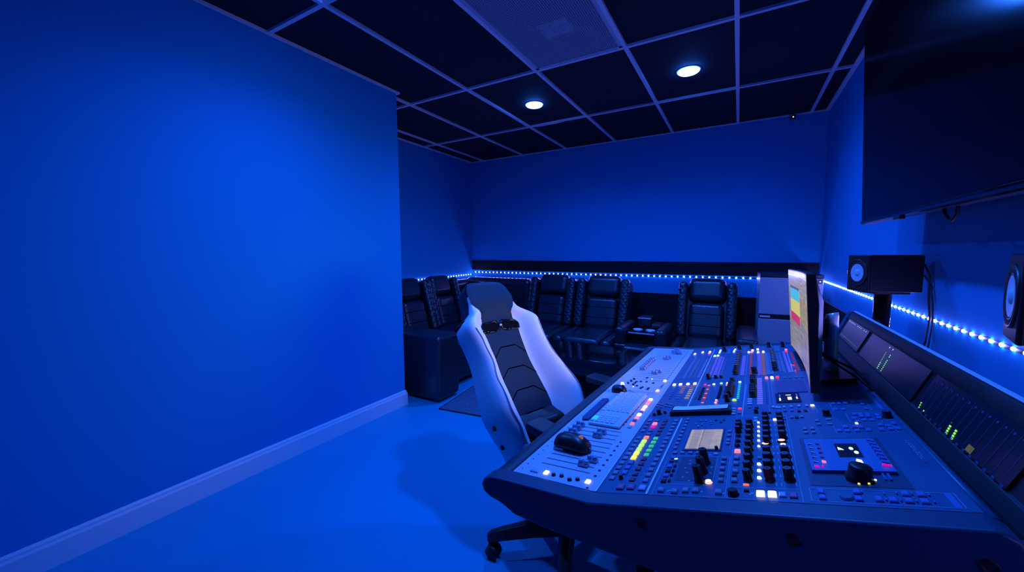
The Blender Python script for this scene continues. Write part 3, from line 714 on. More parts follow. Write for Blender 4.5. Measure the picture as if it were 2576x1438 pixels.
for k in range(14):
    key('meter_bar', 0.477, 0.528 + 0.0214 * k, 'lit_violet', 0.014, 0.013, 0.002); key('small_button', 0.493, 0.528 + 0.0174 * k, 'key_blue', 0.0025, 0.005, 0.002)
for s in (0.568, 0.547, 0.526): key('button', 0.4525, s, 'key_pale', 0.012, 0.012)
for t, m in ((0.497, 'lit_pink'), (0.512, 'lit_white'), (0.527, 'lit_red')): key('lit_button', t, 0.807, m, 0.009, 0.016, 0.005)
for t in (0.546, 0.560, 0.576, 0.590): key('button', t, 0.797, 'key_grey', 0.008, 0.007)
for k in range(6): key('small_button', 0.316 + 0.014 * (k % 2) + 0.022 * (k // 2), 0.505 + 0.018 * (k % 2), 'key_grey', 0.008, 0.008)
for k in range(10): key('small_button', 0.205 + 0.013 * (k % 6), 0.535 + 0.022 * (k // 6) - 0.01 * (k % 2), ('key_grey', 'key_pink_off', 'key_grey')[k % 3], 0.008, 0.008)
rotary('encoder_knob', 0.226, 0.462, 0.0065, 0.014); rotary('small_knob', 0.214, 0.452, 0.0045, 0.007); rotary('small_knob', 0.241, 0.468, 0.0040, 0.007)
for t, s in ((0.345, 0.395), (0.357, 0.395), (0.369, 0.385), (0.380, 0.395), (0.336, 0.37), (0.350, 0.365), (0.371, 0.37), (0.343, 0.352), (0.392, 0.38), (0.398, 0.395)): key('small_button', t, s, 'key_grey' if t < 0.38 else 'key_black', 0.005, 0.008, 0.002)
# track pad and phone cradle
MB().loft([[(0.520, s, H(0.52, s) + 0.001), (0.520, s, H(0.52, s) + 0.0025), (0.590, s, H(0.59, s) + 0.0025), (0.590, s, H(0.59, s) + 0.001)] for s in (0.622, 0.762)], smooth=False).build('track_pad', 'bar_blue', con, CL)
b = MB(); b.loft([[(0.514, s, H(0.514, s) + 0.001), (0.514, s, H(0.514, s) + 0.003), (0.568, s, H(0.568, s) + 0.003), (0.568, s, H(0.568, s) + 0.001)] for s in (0.526, 0.612)], smooth=False)
ud = b.build('status_display', 'glass_dark', con, CL)
b = MB()
for t0, t1, s0, s1, m in ((0.522, 0.525, 0.575, 0.600, 1), (0.521, 0.5245, 0.540, 0.566, 0), (0.537, 0.549, 0.590, 0.594, 0), (0.540, 0.549, 0.546, 0.573, 0), (0.5605, 0.563, 0.578, 0.600, 1), (0.559, 0.562, 0.552, 0.572, 0)):
    on_quad(b, t0, t1, s0, s1, m, 0.0034)
b.build('icons', ['lit_white', 'key_pale'], ud)
# far fields of meters and keys
for t, s, m in ((0.216, 1.335, 'lit_white'), (0.247, 1.367, 'lit_white'), (0.279, 1.362, 'lit_white'), (0.279, 1.330, 'lit_pink'), (0.308, 1.258, 'lit_pale'), (0.321, 1.261, 'lit_pale'), (0.440, 1.297, 'lit_pale'), (0.451, 1.293, 'lit_pink'), (0.454, 1.335, 'lit_white'),
                (0.474, 1.354, 'lit_white'), (0.475, 1.281, 'lit_white'), (0.494, 1.284, 'lit_white'), (0.524, 1.315, 'lit_pink'), (0.576, 1.298, 'lit_pink'), (0.5745, 1.262, 'lit_red')): key('lit_button', t, s, m, 0.009, 0.024, 0.004)
for t, s in ((0.322, 1.33), (0.322, 1.36), (0.322, 1.39), (0.381, 1.33), (0.381, 1.36), (0.384, 1.39)): key('lit_button', t, s, 'lit_pale', 0.007, 0.020, 0.003)
for t, s in ((0.342, 1.36), (0.402, 1.39), (0.451, 1.40), (0.518, 1.40), (0.570, 1.39)): rotary('encoder_knob', t, s, 0.0075, 0.022, 'knob_black', 'knob_black')
for k in range(12):
    rotary('encoder_knob', 0.4045, 0.892 + 0.035 * k, 0.0078, 0.015, 'key_grey' if k > 2 else 'knob_black', 'knob_black')
    rotary('encoder_knob', 0.5250, 0.918 + 0.0325 * k, 0.0078, 0.015, 'key_grey' if k > 2 else 'knob_black', 'knob_black')
rotary('encoder_knob', 0.4635, 0.895, 0.0085, 0.022, 'knob_black', 'knob_black')
# the countless thin meter segments of the far section: one mesh, past what can be told apart
b = MB(); mats = ['print_light', 'lit_violet', 'dim_orange', 'dim_red', 'key_grey', 'key_black']
def seg(t, w, s0, s1, n, m):
    for k in range(n):
        s = s0 + (s1 - s0) * k / (n - 1); l = (s1 - s0) / n * 0.30
        on_quad(b, t - w / 2, t + w / 2, s - l, s + l, m, 0.0022)
seg(0.2315, 0.008, 0.880, 1.240, 17, 0); seg(0.2515, 0.010, 0.880, 1.215, 26, 4); seg(0.266, 0.004, 0.885, 1.20, 15, 4); seg(0.2835, 0.009, 0.880, 1.205, 18, 0)
seg(0.308, 0.011, 0.90, 1.232, 24, 4); seg(0.3215, 0.009, 0.90, 1.232, 24, 1); seg(0.336, 0.012, 0.873, 1.234, 24, 1); seg(0.3475, 0.006, 0.870, 1.211, 22, 1); seg(0.359, 0.006, 0.875, 1.18, 18, 4)
seg(0.425, 0.012, 0.876, 1.215, 24, 1); seg(0.4505, 0.009, 0.862, 1.233, 19, 3); seg(0.4785, 0.013, 0.862, 1.262, 24, 1); seg(0.4915, 0.011, 0.860, 1.246, 22, 2); seg(0.506, 0.010, 0.868, 1.25, 22, 0); seg(0.516, 0.006, 0.868, 1.25, 22, 0)
seg(0.5395, 0.004, 0.90, 1.25, 20, 0); seg(0.5475, 0.004, 0.90, 1.25, 20, 0); seg(0.5640, 0.008, 0.88, 1.26, 30, 1); seg(0.588, 0.008, 0.90, 1.22, 16, 3); seg(0.605, 0.02, 0.90, 1.25, 14, 5); seg(0.64, 0.02, 0.90, 1.35, 20, 0); seg(0.675, 0.02, 0.90, 1.35, 20, 0)
seg(0.425, 0.010, 1.29, 1.40, 8, 4); seg(0.36, 0.012, 1.30, 1.40, 6, 0); seg(0.493, 0.012, 1.31, 1.41, 7, 4); seg(0.545, 0.02, 1.29, 1.41, 8, 0); seg(0.62, 0.05, 1.38, 1.42, 3, 0)
tag(b.build('meter_segments', mats, con, CL), kind='stuff')
for t, s in ((0.577, 0.987), (0.582, 0.978), (0.580, 0.890)): key('lit_button', t, s, 'lit_red', 0.004, 0.010, 0.003)

# ---- transport module with jog wheel
b = MB(); b.loft([[(0.549, s, H(0.549, s) + 0.0), (0.549, s, H(0.549, s) + z), (0.656, s, H(0.656, s) + z), (0.656, s, H(0.656, s) + 0.0)] for s, z in ((0.106, 0.007), (0.258, 0.004))], smooth=False)
mod = b.build('transport_module', 'module_blue', con, CL, bevel=0.0008)
def HM(t, s): return H(t, s) + 0.007 + (s - 0.106) / 0.152 * (0.004 - 0.007)
def mkey(name, t, s, w, l, mat, h=0.002): return MB().box(t - w / 2, t + w / 2, s - l / 2, s + l / 2, HM(t, s) - 0.001, HM(t, s) + h).build(name, mat, mod, bevel=0.0005, seg=1)
for k in range(5):
    s = 0.139 + 0.0222 * k
    mkey('module_key', 0.5575, s, 0.0075, 0.006, 'key_pale'); mkey('module_key', 0.5575, s + 0.008, 0.0075, 0.003, 'key_grey'); mkey('module_key', 0.5690, s, 0.006, 0.007, 'lit_pink' if k == 0 else 'key_pink_off')
mkey('lit_key', 0.5570, 0.118, 0.0075, 0.006, 'lit_magenta'); mkey('lit_key', 0.5650, 0.119, 0.003, 0.005, 'lit_magenta')
b = MB(); b.box(0.5935, 0.6255, 0.163, 0.229, 0, 0.0)
b = MB(); b.add([(t, s, HM(t, s) + 0.0006) for t, s in ((0.5935, 0.163), (0.6260, 0.163), (0.6260, 0.229), (0.5935, 0.229))], [(0, 1, 2, 3)])
sd = b.build('small_display', 'glass_dark', mod)
b = MB()
def icon(pts): b.add([(t, s, HM(t, s) + 0.001) for t, s in pts], [tuple(range(len(pts)))])
icon([(0.5960, 0.196), (0.6045, 0.196), (0.6010, 0.204), (0.5965, 0.211)])
icon([(0.6150 + 0.0032 * math.cos(a), 0.2030 + 0.0075 * math.sin(a)) for a in frange(0, 2 * PI, 10)[:-1]])
icon([(0.6195 + 0.0032 * math.cos(a), 0.1840 + 0.0075 * math.sin(a)) for a in frange(0, 2 * PI, 10)[:-1]])
b.build('icons', 'lit_pale', sd)
b = MB(); b.add([(t, s, HM(t, s) + 0.0006) for t, s in ((0.6290, 0.112), (0.6320, 0.112), (0.6320, 0.254), (0.6290, 0.254))], [(0, 1, 2, 3)]); b.build('ridge', 'key_blue', mod)
for k in range(7): mkey('module_key', 0.649, 0.141 + 0.0172 * k, 0.010, 0.010, 'key_blue', 0.003)
mkey('lit_key', 0.648, 0.1265, 0.012, 0.004, 'lit_magenta', 0.003)
mkey('lit_key', 0.6165, 0.140, 0.0075, 0.013, 'lit_white', 0.003)
jg = Vector((0.608, 0.088, H(0.608, 0.088)))
j = MB().lathe([(0.019, 0.0), (0.0185, 0.006), (0.0155, 0.008), (0.0150, 0.022), (0.0138, 0.0235), (0.0, 0.0232)], origin=jg, n=32).build('jog_wheel', 'knob_black', mod)
for dt, ds, m in ((-0.004, -0.019, 'lit_yellow'), (0.008, -0.017, 'lit_yellow'), (0.018, -0.004, 'lit_pale')):
    p = (jg.x + dt, jg.y + ds); MB().lathe([(0.0018, 0.0), (0.0016, 0.002), (0, 0.0026)], origin=(p[0], p[1], H(*p) + 0.001), n=8).build('indicator_light', m, mod)
for dt in (0.030, 0.036): MB().box(jg.x + dt - 0.0015, jg.x + dt + 0.0015, 0.084, 0.110, H(jg.x + dt, 0.097) - 0.001, H(jg.x + dt, 0.097) + 0.004).build('module_key', 'key_blue', mod)
# stand under the desk
for s in (0.22, 1.25):
    b = MB(); b.box(0.52, 0.60, s - 0.03, s + 0.03, -0.775, -0.058); b.build('stand_leg', 'console_body', con, CL, bevel=0.004)
    zf = -0.7992 + 0.0174 * (s - 0.035); b = MB(); b.box(0.34, 0.84, s - 0.035, s + 0.035, zf, -0.745); b.build('stand_foot', 'console_body', con, CL, bevel=0.004)
MB().box(0.54, 0.58, 0.22, 1.25, -0.45, -0.38).build('stand_rail', 'console_body', con, CL)

# ------------------------------------------------------------------ things on the desk
def on_desk(name, t, s, h, label, cat, group=None, yaw=0.0):
    """an Empty lying on the sloping desk top"""
    sl = math.atan(0.089 if t <= T1 else slope(s))
    R = CROT @ Matrix.Rotation(-sl, 3, 'Y') @ Matrix.Rotation(yaw, 3, 'Z')
    return empty(name, cw(t, s, H(t, s) + h), R.to_euler(), label, cat, group)

def mouse(label, t, s, h, L, Wd, Hh, yaw, light):
    r = on_desk('computer_mouse', t, s, h, label, 'computer mouse', 'computer mice on the mixing desk', yaw)
    b = MB(); rings = []
    n = 14
    for i in range(n + 1):
        x = -L / 2 + L * i / n; f = i / n
        wd = Wd / 2 * (max(0.0, 1 - (2 * f - 1) ** 4) ** 0.5) * (1 - 0.12 * math.sin(PI * f)) + 0.0005
        ht = Hh * (max(0.0, 1 - abs(2 * (f ** 0.85) - 1) ** 2.6)) ** 0.6 + 0.0005
        ring = []
        for k in range(13):
            a = PI * k / 12; ring.append((x, -math.cos(a) * wd, 0.001 + math.sin(a) ** 0.8 * ht))
        rings.append(ring)
    b.loft(rings); b.build('shell', 'black_plastic', r, sub=1)
    w = MB().cyl((L * 0.24, -0.004, Hh * 0.80), (L * 0.24, 0.004, Hh * 0.83), 0.0065, n=16).build('scroll_wheel', 'dim_orange' if light else 'rubber', r)
    MB().box(L * 0.47, L * 0.50, -0.003, 0.003, 0.004, 0.010).build('cable_boot', 'key_grey', r)
    return r
mouse('large black mouse on the pale faders at the near end of the desk', 0.078, 0.160, 0.0030, 0.102, 0.066, 0.036, -0.10, True)
m2 = mouse('small black mouse at the far end of the white keyboard', 0.050, 0.648, 0.0030, 0.056, 0.046, 0.022, 0.0, False)
for k, (x, y) in enumerate(((-0.010, 0.008), (0.004, 0.012), (0.008, 0.0), (0.012, -0.006), (-0.002, 0.0))):
    MB().lathe([(0.0016, 0.0), (0.0012, 0.0009), (0, 0.0012)], origin=(x, y, 0.0212), n=8).build('button_dot', 'key_pale', m2)

kb = on_desk('keyboard', 0.107, 0.470, 0.0025, 'slim white computer keyboard lying on the pale fader panel', 'keyboard', yaw=-0.02)
MB().box(-0.046, 0.046, -0.152, 0.152, 0.0, 0.007).build('case', 'keyboard_white', kb, bevel=0.003)
MB().tube([(0.02, 0.150, 0.004), (0.0, 0.175, 0.002), (-0.02, 0.19, 0.002), (-0.03, 0.20, 0.002)], 0.0018).build('cable', 'keyboard_white', kb)
kp = None
def kkey(x, y, wx, wy):
    global kp
    if kp is None or abs(wy - 0.0128) > 1e-6 or abs(wx - 0.0118) > 1e-6:
        o = MB().loft([[(-wx/2, -wy/2, 0), (wx/2, -wy/2, 0), (wx/2, wy/2, 0), (-wx/2, wy/2, 0)], [(-wx/2 + .0012, -wy/2 + .0012, .0032), (wx/2 - .0012, -wy/2 + .0012, .0032), (wx/2 - .0012, wy/2 - .0012, .0032), (-wx/2 + .0012, wy/2 - .0012, .0032)]], smooth=False).build('key', 'keyboard_key', kb, (x, y, 0.007))
        if abs(wy - 0.0128) < 1e-6 and abs(wx - 0.0118) < 1e-6: kp = o
        return o
    return inst(kp, 'key', (x, y, 0.007), (0, 0, 0), kb)
for r_ in range(6):
    x = -0.0385 + 0.0150 * r_
    if r_ == 0:
        for y, wy in ((0.135, 0.018), (0.114, 0.018), (0.048, 0.108), (-0.018, 0.018), (-0.040, 0.018)): kkey(x, y, 0.0118, wy)
    else:
        for k in range(13): kkey(x, 0.140 - 0.0148 * k, 0.0118, 0.0128)
    if r_ < 5:
        for k in range(4): kkey(x, -0.090 - 0.0150 * k, 0.0118, 0.0128)
MB().box(-0.0465, -0.0455, -0.15, 0.15, 0.001, 0.006).build('edge_strip', 'keyboard_key', kb)
tg = MB().box(-0.043, -0.030, -0.132, -0.104, 0.0068, 0.0110).build('marked_key', 'lit_teal', kb); tg['label'] = 'teal marked key'
wr = on_desk('wrist_rest', 0.0365, 0.447, 0.0025, 'dark blue textured wrist rest beside the white keyboard', 'wrist rest')
MB().prism([(-0.0115, -0.090), (-0.006, -0.104), (0.0115, -0.098), (0.0115, 0.092), (0.004, 0.102), (-0.0115, 0.094)], 0.0, 0.005, 'z').build('pad', 'bar_blue', wr, bevel=0.001)

# ------------------------------------------------------------------ curved monitor on its stand
MC = 0.865
mon = empty('curved_monitor', cw(0.0, MC, 0.0), CROT.to_euler(), label='curved wide computer monitor seen edge-on, standing on the mixing desk', cat='monitor')
hs = 0.335
def mq(s): return 0.013 * (1 - (s / hs) ** 2)
def mfront(s, f): return (0.586 - 0.024 * f + mq(s), s, 0.139 + 0.312 * f)
b = MB(); rings = []
for s in frange(-hs, hs, 16):
    e = 1 - abs(s / hs) ** 3; th = 0.017 + 0.020 * e
    a = mfront(s, 0); c = mfront(s, 1)
    mid = mfront(s, 0.5)
    rings.append([a, c, (c[0] + 0.020, s, c[2] - 0.001), (mid[0] + th + 0.002, s, 0.139 + 0.312 * 0.74), (mid[0] + th + 0.006, s, 0.139 + 0.312 * 0.25), (a[0] + 0.020, s, a[2] + 0.001)])
b.loft(rings, smooth=False, mfun=lambda i, k: 1 if k in (2, 3, 4) else 0)
b.build('housing', ['black_plastic', 'monitor_back'], mon, bevel=0.002)
def mpatch(name, mat, s0, s1, f0, f1, up, n=8):
    b = MB(); vs = []; uv = []
    for i in range(n + 1):
        s = s0 + (s1 - s0) * i / n
        for f in (f0, f1):
            p = mfront(s, f); vs.append((p[0] - up, s, p[2])); uv.append((i / n, 0 if f == f0 else 1))
    b.add(vs, [(2 * i, 2 * i + 1, 2 * i + 3, 2 * i + 2) for i in range(n)])
    o = b.build(name, mat, mon); planar_uv(o, uv); return o
mpatch('screen', 'screen_text', 0.045, 0.331, 0.012, 0.985, 0.0012)
mpatch('screen', 'screen_wave', -0.331, 0.045, 0.012, 0.985, 0.0012)
lit('block_teal', (0.10, 0.62, 0.48), 0.62); lit('block_yellow', (0.90, 0.72, 0.10), 0.62); lit('block_red', (0.80, 0.05, 0.10), 0.62); lit('block_dark', (0.14, 0.13, 0.18), 0.6)
for f0, f1, m in ((0.77, 0.80, 'block_dark'), (0.64, 0.77, 'block_teal'), (0.48, 0.64, 'block_yellow'), (0.375, 0.48, 'block_red')): mpatch('colour_block', m, 0.048, 0.285, f0, f1, 0.0020)
l = bpy.data.lights.new('screen_glow', 'AREA'); l.shape = 'RECTANGLE'; l.size = 0.62; l.size_y = 0.27; l.energy = 1.4; l.color = (1.0, 0.84, 0.92); l.spread = math.radians(74)
o = bpy.data.objects.new('screen_glow', l); COL.objects.link(o); o.parent = mon; o.location = (0.560, 0, 0.295)
o.rotation_euler = Matrix(((0, 0, 1), (1, 0, 0), (0, 1, 0))).to_euler()
col = [[(0.660 + 0.0168 * k * math.cos(a) + lean, 0.0 - 0.03 + 0.030 * k * math.sin(a), h + (0.006 * math.sin(a + 2.4) if h > 0.2 else 0)) for a in frange(0, 2 * PI, 20)[:-1]] for h, k, lean in ((0.120, 1.15, 0.006), (0.20, 1.05, 0.003), (0.31, 1.0, 0.0), (0.320, 0.92, 0.0))]
MB().loft(col).build('stand_column', 'silver', mon)
MB().box(0.618, 0.652, -0.055, 0.02, 0.245, 0.300).build('bracket', 'black_plastic', mon, bevel=0.003)
b = MB(); vs = []
for z in (0.002, 0.014):
    for t, s in ((0.625, -0.17), (0.705, -0.17), (0.712, -0.10), (0.712, 0.09), (0.700, 0.14), (0.625, 0.14)): vs.append((t, s, H(t, s + MC) + z))
b.add(vs, [(0, 1, 2, 3, 4, 5), (6, 7, 8, 9, 10, 11)] + [(i, (i + 1) % 6, 6 + (i + 1) % 6, 6 + i) for i in range(6)])
b.build('stand_base', 'black_plastic', mon, bevel=0.002)
c = MB().tube([(0.620, -0.12, 0.215), (0.648, -0.15, 0.200), (0.668, -0.18, 0.195), (0.690, -0.20, 0.188), (0.708, -0.22, 0.172), (0.716, -0.24, 0.160)], 0.0035).build('cable', 'rubber', mon)
MB().tube([(0.622, -0.08, 0.205), (0.650, -0.13, 0.190), (0.672, -0.19, 0.182), (0.695, -0.24, 0.172), (0.714, -0.29, 0.158)], 0.0030).build('cable', 'rubber', mon)

# ------------------------------------------------------------------ loudspeakers on poles behind the desk
def speaker(label, plabel, x, y, yaw, z0=1.135, hh=0.148, ww=0.118, dd=0.190):
    r = empty('loudspeaker', (x, y, z0), (0, 0, yaw), label, 'loudspeaker', 'loudspeakers on poles behind the mixing desk')
    MB().box(-dd / 2 + 0.004, dd / 2, -ww / 2, ww / 2, 0, hh).build('cabinet', 'speaker_black', r, bevel=0.004)
    MB().box(-dd / 2 - 0.004, -dd / 2 + 0.006, -ww / 2, ww / 2, 0, hh).build('front_baffle', 'speaker_black', r, bevel=0.004)
    xf = -dd / 2 - 0.004; cz = hh / 2 + 0.002; cy = 0.0
    MB().lathe([(0.055, 0.0), (0.0545, 0.003), (0.052, 0.0036), (0.048, 0.001), (0.044, 0.0008), (0.042, 0.0022), (0.039, 0.0028), (0.036, 0.001), (0.035, -0.002)], origin=(xf, cy, cz), axis=(-1, 0, 0), n=40).build('surround', 'black_plastic', r)
    MB().lathe([(0.036, 0.0024), (0.015, 0.0010), (0.0, 0.0010)], origin=(xf, cy, cz), axis=(-1, 0, 0), n=40).build('cone', 'cone_white', r)
    MB().lathe([(0.0145, 0.0010), (0.0115, 0.004), (0.006, 0.0055), (0.0, 0.006)], origin=(xf, cy, cz), axis=(-1, 0, 0), n=28).build('dust_cap', 'cone_white', r)
    lg = MB(); lg.box(xf - 0.0012, xf, 0.0505, 0.058, cz - 0.0065, cz - 0.001); lg.box(xf - 0.0012, xf, 0.0505, 0.058, cz + 0.001, cz + 0.0065)
    lg.build('badge_light', 'lit_pale', r)
    p = empty('speaker_pole', (x, y, 0), label=plabel, cat='stand', group='poles holding the loudspeakers')
    MB().cyl((0, 0, 0.012), (0, 0, z0 - 0.008), 0.027, n=24).build('tube', 'black_gloss', p)
    MB().lathe([(0.085, 0.0), (0.085, 0.008), (0.030, 0.014), (0.028, 0.05)], n=28).build('foot', 'black_plastic', p)
    MB().box(-0.06, 0.06, -0.05, 0.05, z0 - 0.008, z0 - 0.0005).build('top_plate', 'black_plastic', p, rot=(0, 0, yaw))
    return r
speaker('black loudspeaker with white cone on a pole beyond the curved monitor', 'black pole under the loudspeaker beyond the curved monitor', 0.518, 2.133, math.radians(21.7))
speaker('black loudspeaker with white cone cut off by the right edge of the photo', 'black pole under the loudspeaker at the right edge of the photo', 0.502, 0.972, math.radians(-15.0), 1.146)
cbl = empty('speaker_cable', (0.63, 2.08, 0.0), label='black cables hanging behind the far loudspeaker down the right wall', cat='cable')
MB().tube([(-0.020, 0.075, 1.262), (0.004, 0.055, 1.245), (0.013, 0.03, 1.20), (0.010, 0.015, 1.12), (0.014, 0.0, 1.04), (0.008, 0.0, 0.95), (-0.002, 0.015, 0.88), (0.012, 0.01, 0.60), (0.010, 0.0, 0.01)], 0.0035).build('lead', 'rubber', cbl)
MB().tube([(-0.020, 0.072, 1.215), (0.006, 0.05, 1.20), (0.017, 0.022, 1.16), (0.016, -0.005, 1.10), (0.019, -0.012, 1.02), (0.013, -0.01, 0.93), (0.006, 0.0, 0.87), (0.018, -0.01, 0.55), (0.016, -0.01, 0.01)], 0.0030).build('lead', 'rubber', cbl)

# ------------------------------------------------------------------ television on the right wall
tv = empty('television', (0.485, 1.59, 1.42), (0, math.radians(-2.5), 0), label='big black wall-mounted television hanging over the right side of the desk', cat='television')
MB().box(0.002, 0.045, -0.79, 0.79, 0.0, 0.885).build('housing', 'tv_frame', tv, bevel=0.004)
MB().box(0.0, 0.004, -0.785, 0.785, 0.020, 0.880).build('screen', 'tv_screen', tv)
MB().prism([(0.001, 0.0), (-0.004, 0.004), (-0.004, 0.012), (0.0, 0.019), (0.006, 0.019), (0.006, 0.0)], -0.786, 0.786, 'y').build('bottom_bezel', 'black_gloss', tv)
MB().box(-0.006, 0.012, 0.28, 0.34, -0.010, 0.004).build('remote_sensor', 'black_plastic', tv, bevel=0.003)
MB().box(0.045, 0.06, -0.3, 0.3, 0.2, 0.7).build('mount_plate', 'black_matte', tv)
MB().box(0.06, 0.18, -0.06, 0.06, 0.36, 0.54).build('mount_arm', 'black_matte', tv)
MB().tube([(0.03, 0.045, 0.02), (0.03, 0.040, -0.012), (0.03, 0.015, -0.032), (0.03, -0.01, -0.036), (0.03, -0.035, -0.022), (0.03, -0.045, 0.02)], 0.0045).build('cable_loop', 'rubber', tv)

# ------------------------------------------------------------------ racing-style desk chair
ch = empty('gaming_chair', (-0.60, 1.50, 0.0), (0, 0, math.radians(-20)), label='white and black racing-style swivel chair at the mixing desk', cat='chair')
LEAN = math.radians(33.5); BX, BZ, BL = -0.165, 0.425, 0.860
bd = Vector((-math.sin(LEAN), 0, math.cos(LEAN))); bn = Vector((math.cos(LEAN), 0, math.sin(LEAN)))
WT = [(0.0, 0.205), (0.08, 0.228), (0.20, 0.250), (0.34, 0.238), (0.47, 0.215), (0.58, 0.218), (0.68, 0.232), (0.725, 0.218), (0.775, 0.152), (0.86, 0.134), (0.93, 0.126), (0.975, 0.106), (1.0, 0.075)]
BT = [(0.0, 0.120), (0.10, 0.140), (0.22, 0.142), (0.40, 0.115), (0.58, 0.095), (0.68, 0.088), (0.74, 0.055), (0.82, 0.010), (1.0, 0.0)]
KT = [(0.0, 0.060), (0.3, 0.075), (0.7, 0.085), (0.85, 0.095), (0.95, 0.085), (1.0, 0.055)]
FT = [(0.0, 0.020), (0.15, 0.030), (0.45, 0.012), (0.72, 0.012), (0.85, 0.030), (0.95, 0.022), (1.0, 0.0)]
def bp(v, y, n): p = Vector((BX, 0, BZ)) + bd * (BL * v) + bn * n; return (p.x, y, p.z)
def ring(v):
    w, bb, k, f = lerp_tab(WT, v), lerp_tab(BT, v), lerp_tab(KT, v), lerp_tab(FT, v)
    half = [(0.0, f), (0.30, f), (0.47, f + 0.003), (0.56, f + 0.20 * bb), (0.68, f + 0.72 * bb), (0.80, f + bb), (0.92, f + 0.92 * bb), (1.0, f + 0.50 * bb), (1.0, -k * 0.35), (0.95, -k * 0.85), (0.75, -k), (0.4, -k - 0.008), (0.0, -k - 0.010)]
    pts = [(w * a, n) for a, n in half] + [(-w * a, n) for a, n in half[-2:0:-1]]
    return [bp(v, y, n) for y, n in pts]
vs = [-0.085, -0.06, -0.02, 0.03, 0.08, 0.14, 0.20, 0.26, 0.33, 0.40, 0.47, 0.54, 0.60, 0.65, 0.69, 0.73, 0.765, 0.795, 0.82, 0.85, 0.89, 0.93, 0.965, 0.985, 1.0]
nr = 24
def chair_col(i, k): return 1 if 0.5 * (vs[i] + vs[i + 1]) > 0.90 else 0
MB().loft([ring(v) for v in vs], mfun=chair_col).build('backrest', ['chair_white', 'chair_dark'], ch, sub=1)
# dark head: front cushion between the white fins, and the shell behind it
def front_n(v, a):
    bb, f = lerp_tab(BT, v), lerp_tab(FT, v)
    tab = [(0.0, f), (0.30, f), (0.47, f + 0.003), (0.56, f + 0.20 * bb), (0.68, f + 0.72 * bb), (0.80, f + bb), (0.92, f + 0.92 * bb), (1.0, f + 0.50 * bb)]
    a = abs(a)
    for (x0, n0), (x1, n1) in zip(tab, tab[1:]):
        if a <= x1: return n0 + (n1 - n0) * (a - x0) / (x1 - x0)
    return tab[-1][1]
hv = frange(0.690, 0.985, 22)
def head_a(v): return 0.47 + 0.56 * smoothstep(0.72, 0.865, v)
b = MB(); b.loft([[bp(v, lerp_tab(WT, v) * head_a(v) * q, front_n(v, head_a(v) * q) + 0.0065 - 0.004 * abs(q) ** 6) for q in frange(-1, 1, 16)] for v in hv], closed=False, cap=False)
b.build('head_cushion', 'chair_dark', ch)
b = MB(); hv2 = frange(0.725, 0.985, 18)
def shell_ring(v):
    w, bb, k, f = lerp_tab(WT, v), lerp_tab(BT, v), lerp_tab(KT, v), lerp_tab(FT, v)
    e = 1.025; hf = [(0.985, f * 0.3 + 0.15 * bb), (1.0, -k * 0.2), (1.0, -k * 0.4), (0.95, -k * 0.85), (0.75, -k), (0.4, -k - 0.008), (0.0, -k - 0.010)]
    return [bp(v, w * a * e, n * e if n < 0 else n) for a, n in hf] + [bp(v, -w * a * e, n * e if n < 0 else n) for a, n in hf[-2::-1]]
b.loft([shell_ring(v) for v in hv2], closed=False, cap=False); b.build('head_shell', 'chair_dark', ch)
# dark centre panel with stitched chevrons
b = MB(); pv = frange(0.0, 0.668, 18)
def cp(v, a, up): w, f = lerp_tab(WT, v), lerp_tab(FT, v); return bp(v, w * a, f + up)
def chalf(v): return 0.54 + 0.02 * smoothstep(0.5, 0.7, v)
b.loft([[cp(v, -chalf(v), 0.004), cp(v, -0.46, 0.0085), cp(v, -0.2, 0.010), cp(v, 0, 0.010), cp(v, 0.2, 0.010), cp(v, 0.46, 0.0085), cp(v, chalf(v), 0.004)] for v in pv], closed=False, cap=False)
for v0 in (0.16, 0.29, 0.42, 0.55):
    line = [(-0.46, v0 - 0.055), (-0.22, v0), (0.22, v0), (0.46, v0 - 0.055)]
    for (a0, u0), (a1, u1) in zip(line, line[1:]):
        b.add([cp(u0 - 0.003, a0, 0.0108), cp(u1 - 0.003, a1, 0.0108), cp(u1 + 0.003, a1, 0.0108), cp(u0 + 0.003, a0, 0.0108)], [(0, 1, 2, 3)], 1)
b.build('centre_panel', ['chair_dark', 'chair_seam'], ch)
for sg in (-1, 1):                                                # piped seam along each side bolster
    MB().tube([bp(v, sg * lerp_tab(WT, v) * 0.86, front_n(v, 0.86) - 0.001) for v in frange(0.0, 0.66, 30)], 0.0028, n=6).build('piping', 'key_grey', ch)
# strap opening below the head
def lobe(sg, grow, up):
    pts = [(0.05, 0.690), (0.12, 0.712), (0.42, 0.704), (0.50, 0.680), (0.46, 0.655), (0.20, 0.652), (0.07, 0.664)]
    cx = sum(p[0] for p in pts) / 7; cv = sum(p[1] for p in pts) / 7
    return [cp(cv + (v - cv) * grow, sg * (cx + (a - cx) * grow), up) for a, v in pts]
for sg in (1, -1):
    b = MB(); b.loft([lobe(sg, 1.28, 0.004), lobe(sg, 1.25, 0.0135), lobe(sg, 1.0, 0.0150), lobe(sg, 0.94, 0.010)], cap=False); b.build('strap_opening_rim', 'black_gloss', ch)
    b = MB(); q = lobe(sg, 0.99, 0.0115); b.add(q, [tuple(range(7))]); b.build('strap_opening', 'black_matte', ch)
MB().lathe([(0.006, 0), (0.006, 0.006), (0, 0.008)], origin=cp(0.684, 0, 0.013), axis=bn, n=10).build('rivet', 'silver', ch)
# hinge cover bolts on the near side
for v, n in ((0.048, 0.008), (0.145, 0.030)):
    w = lerp_tab(WT, v)
    for sg in (-1, 1):
        p = bp(v, sg * (w - 0.004), n); MB().lathe([(0.0115, 0.0), (0.0115, 0.006), (0.009, 0.008), (0.0, 0.0075)], origin=p, axis=(0, sg, 0), n=18).build('hinge_bolt', 'rubber', ch)
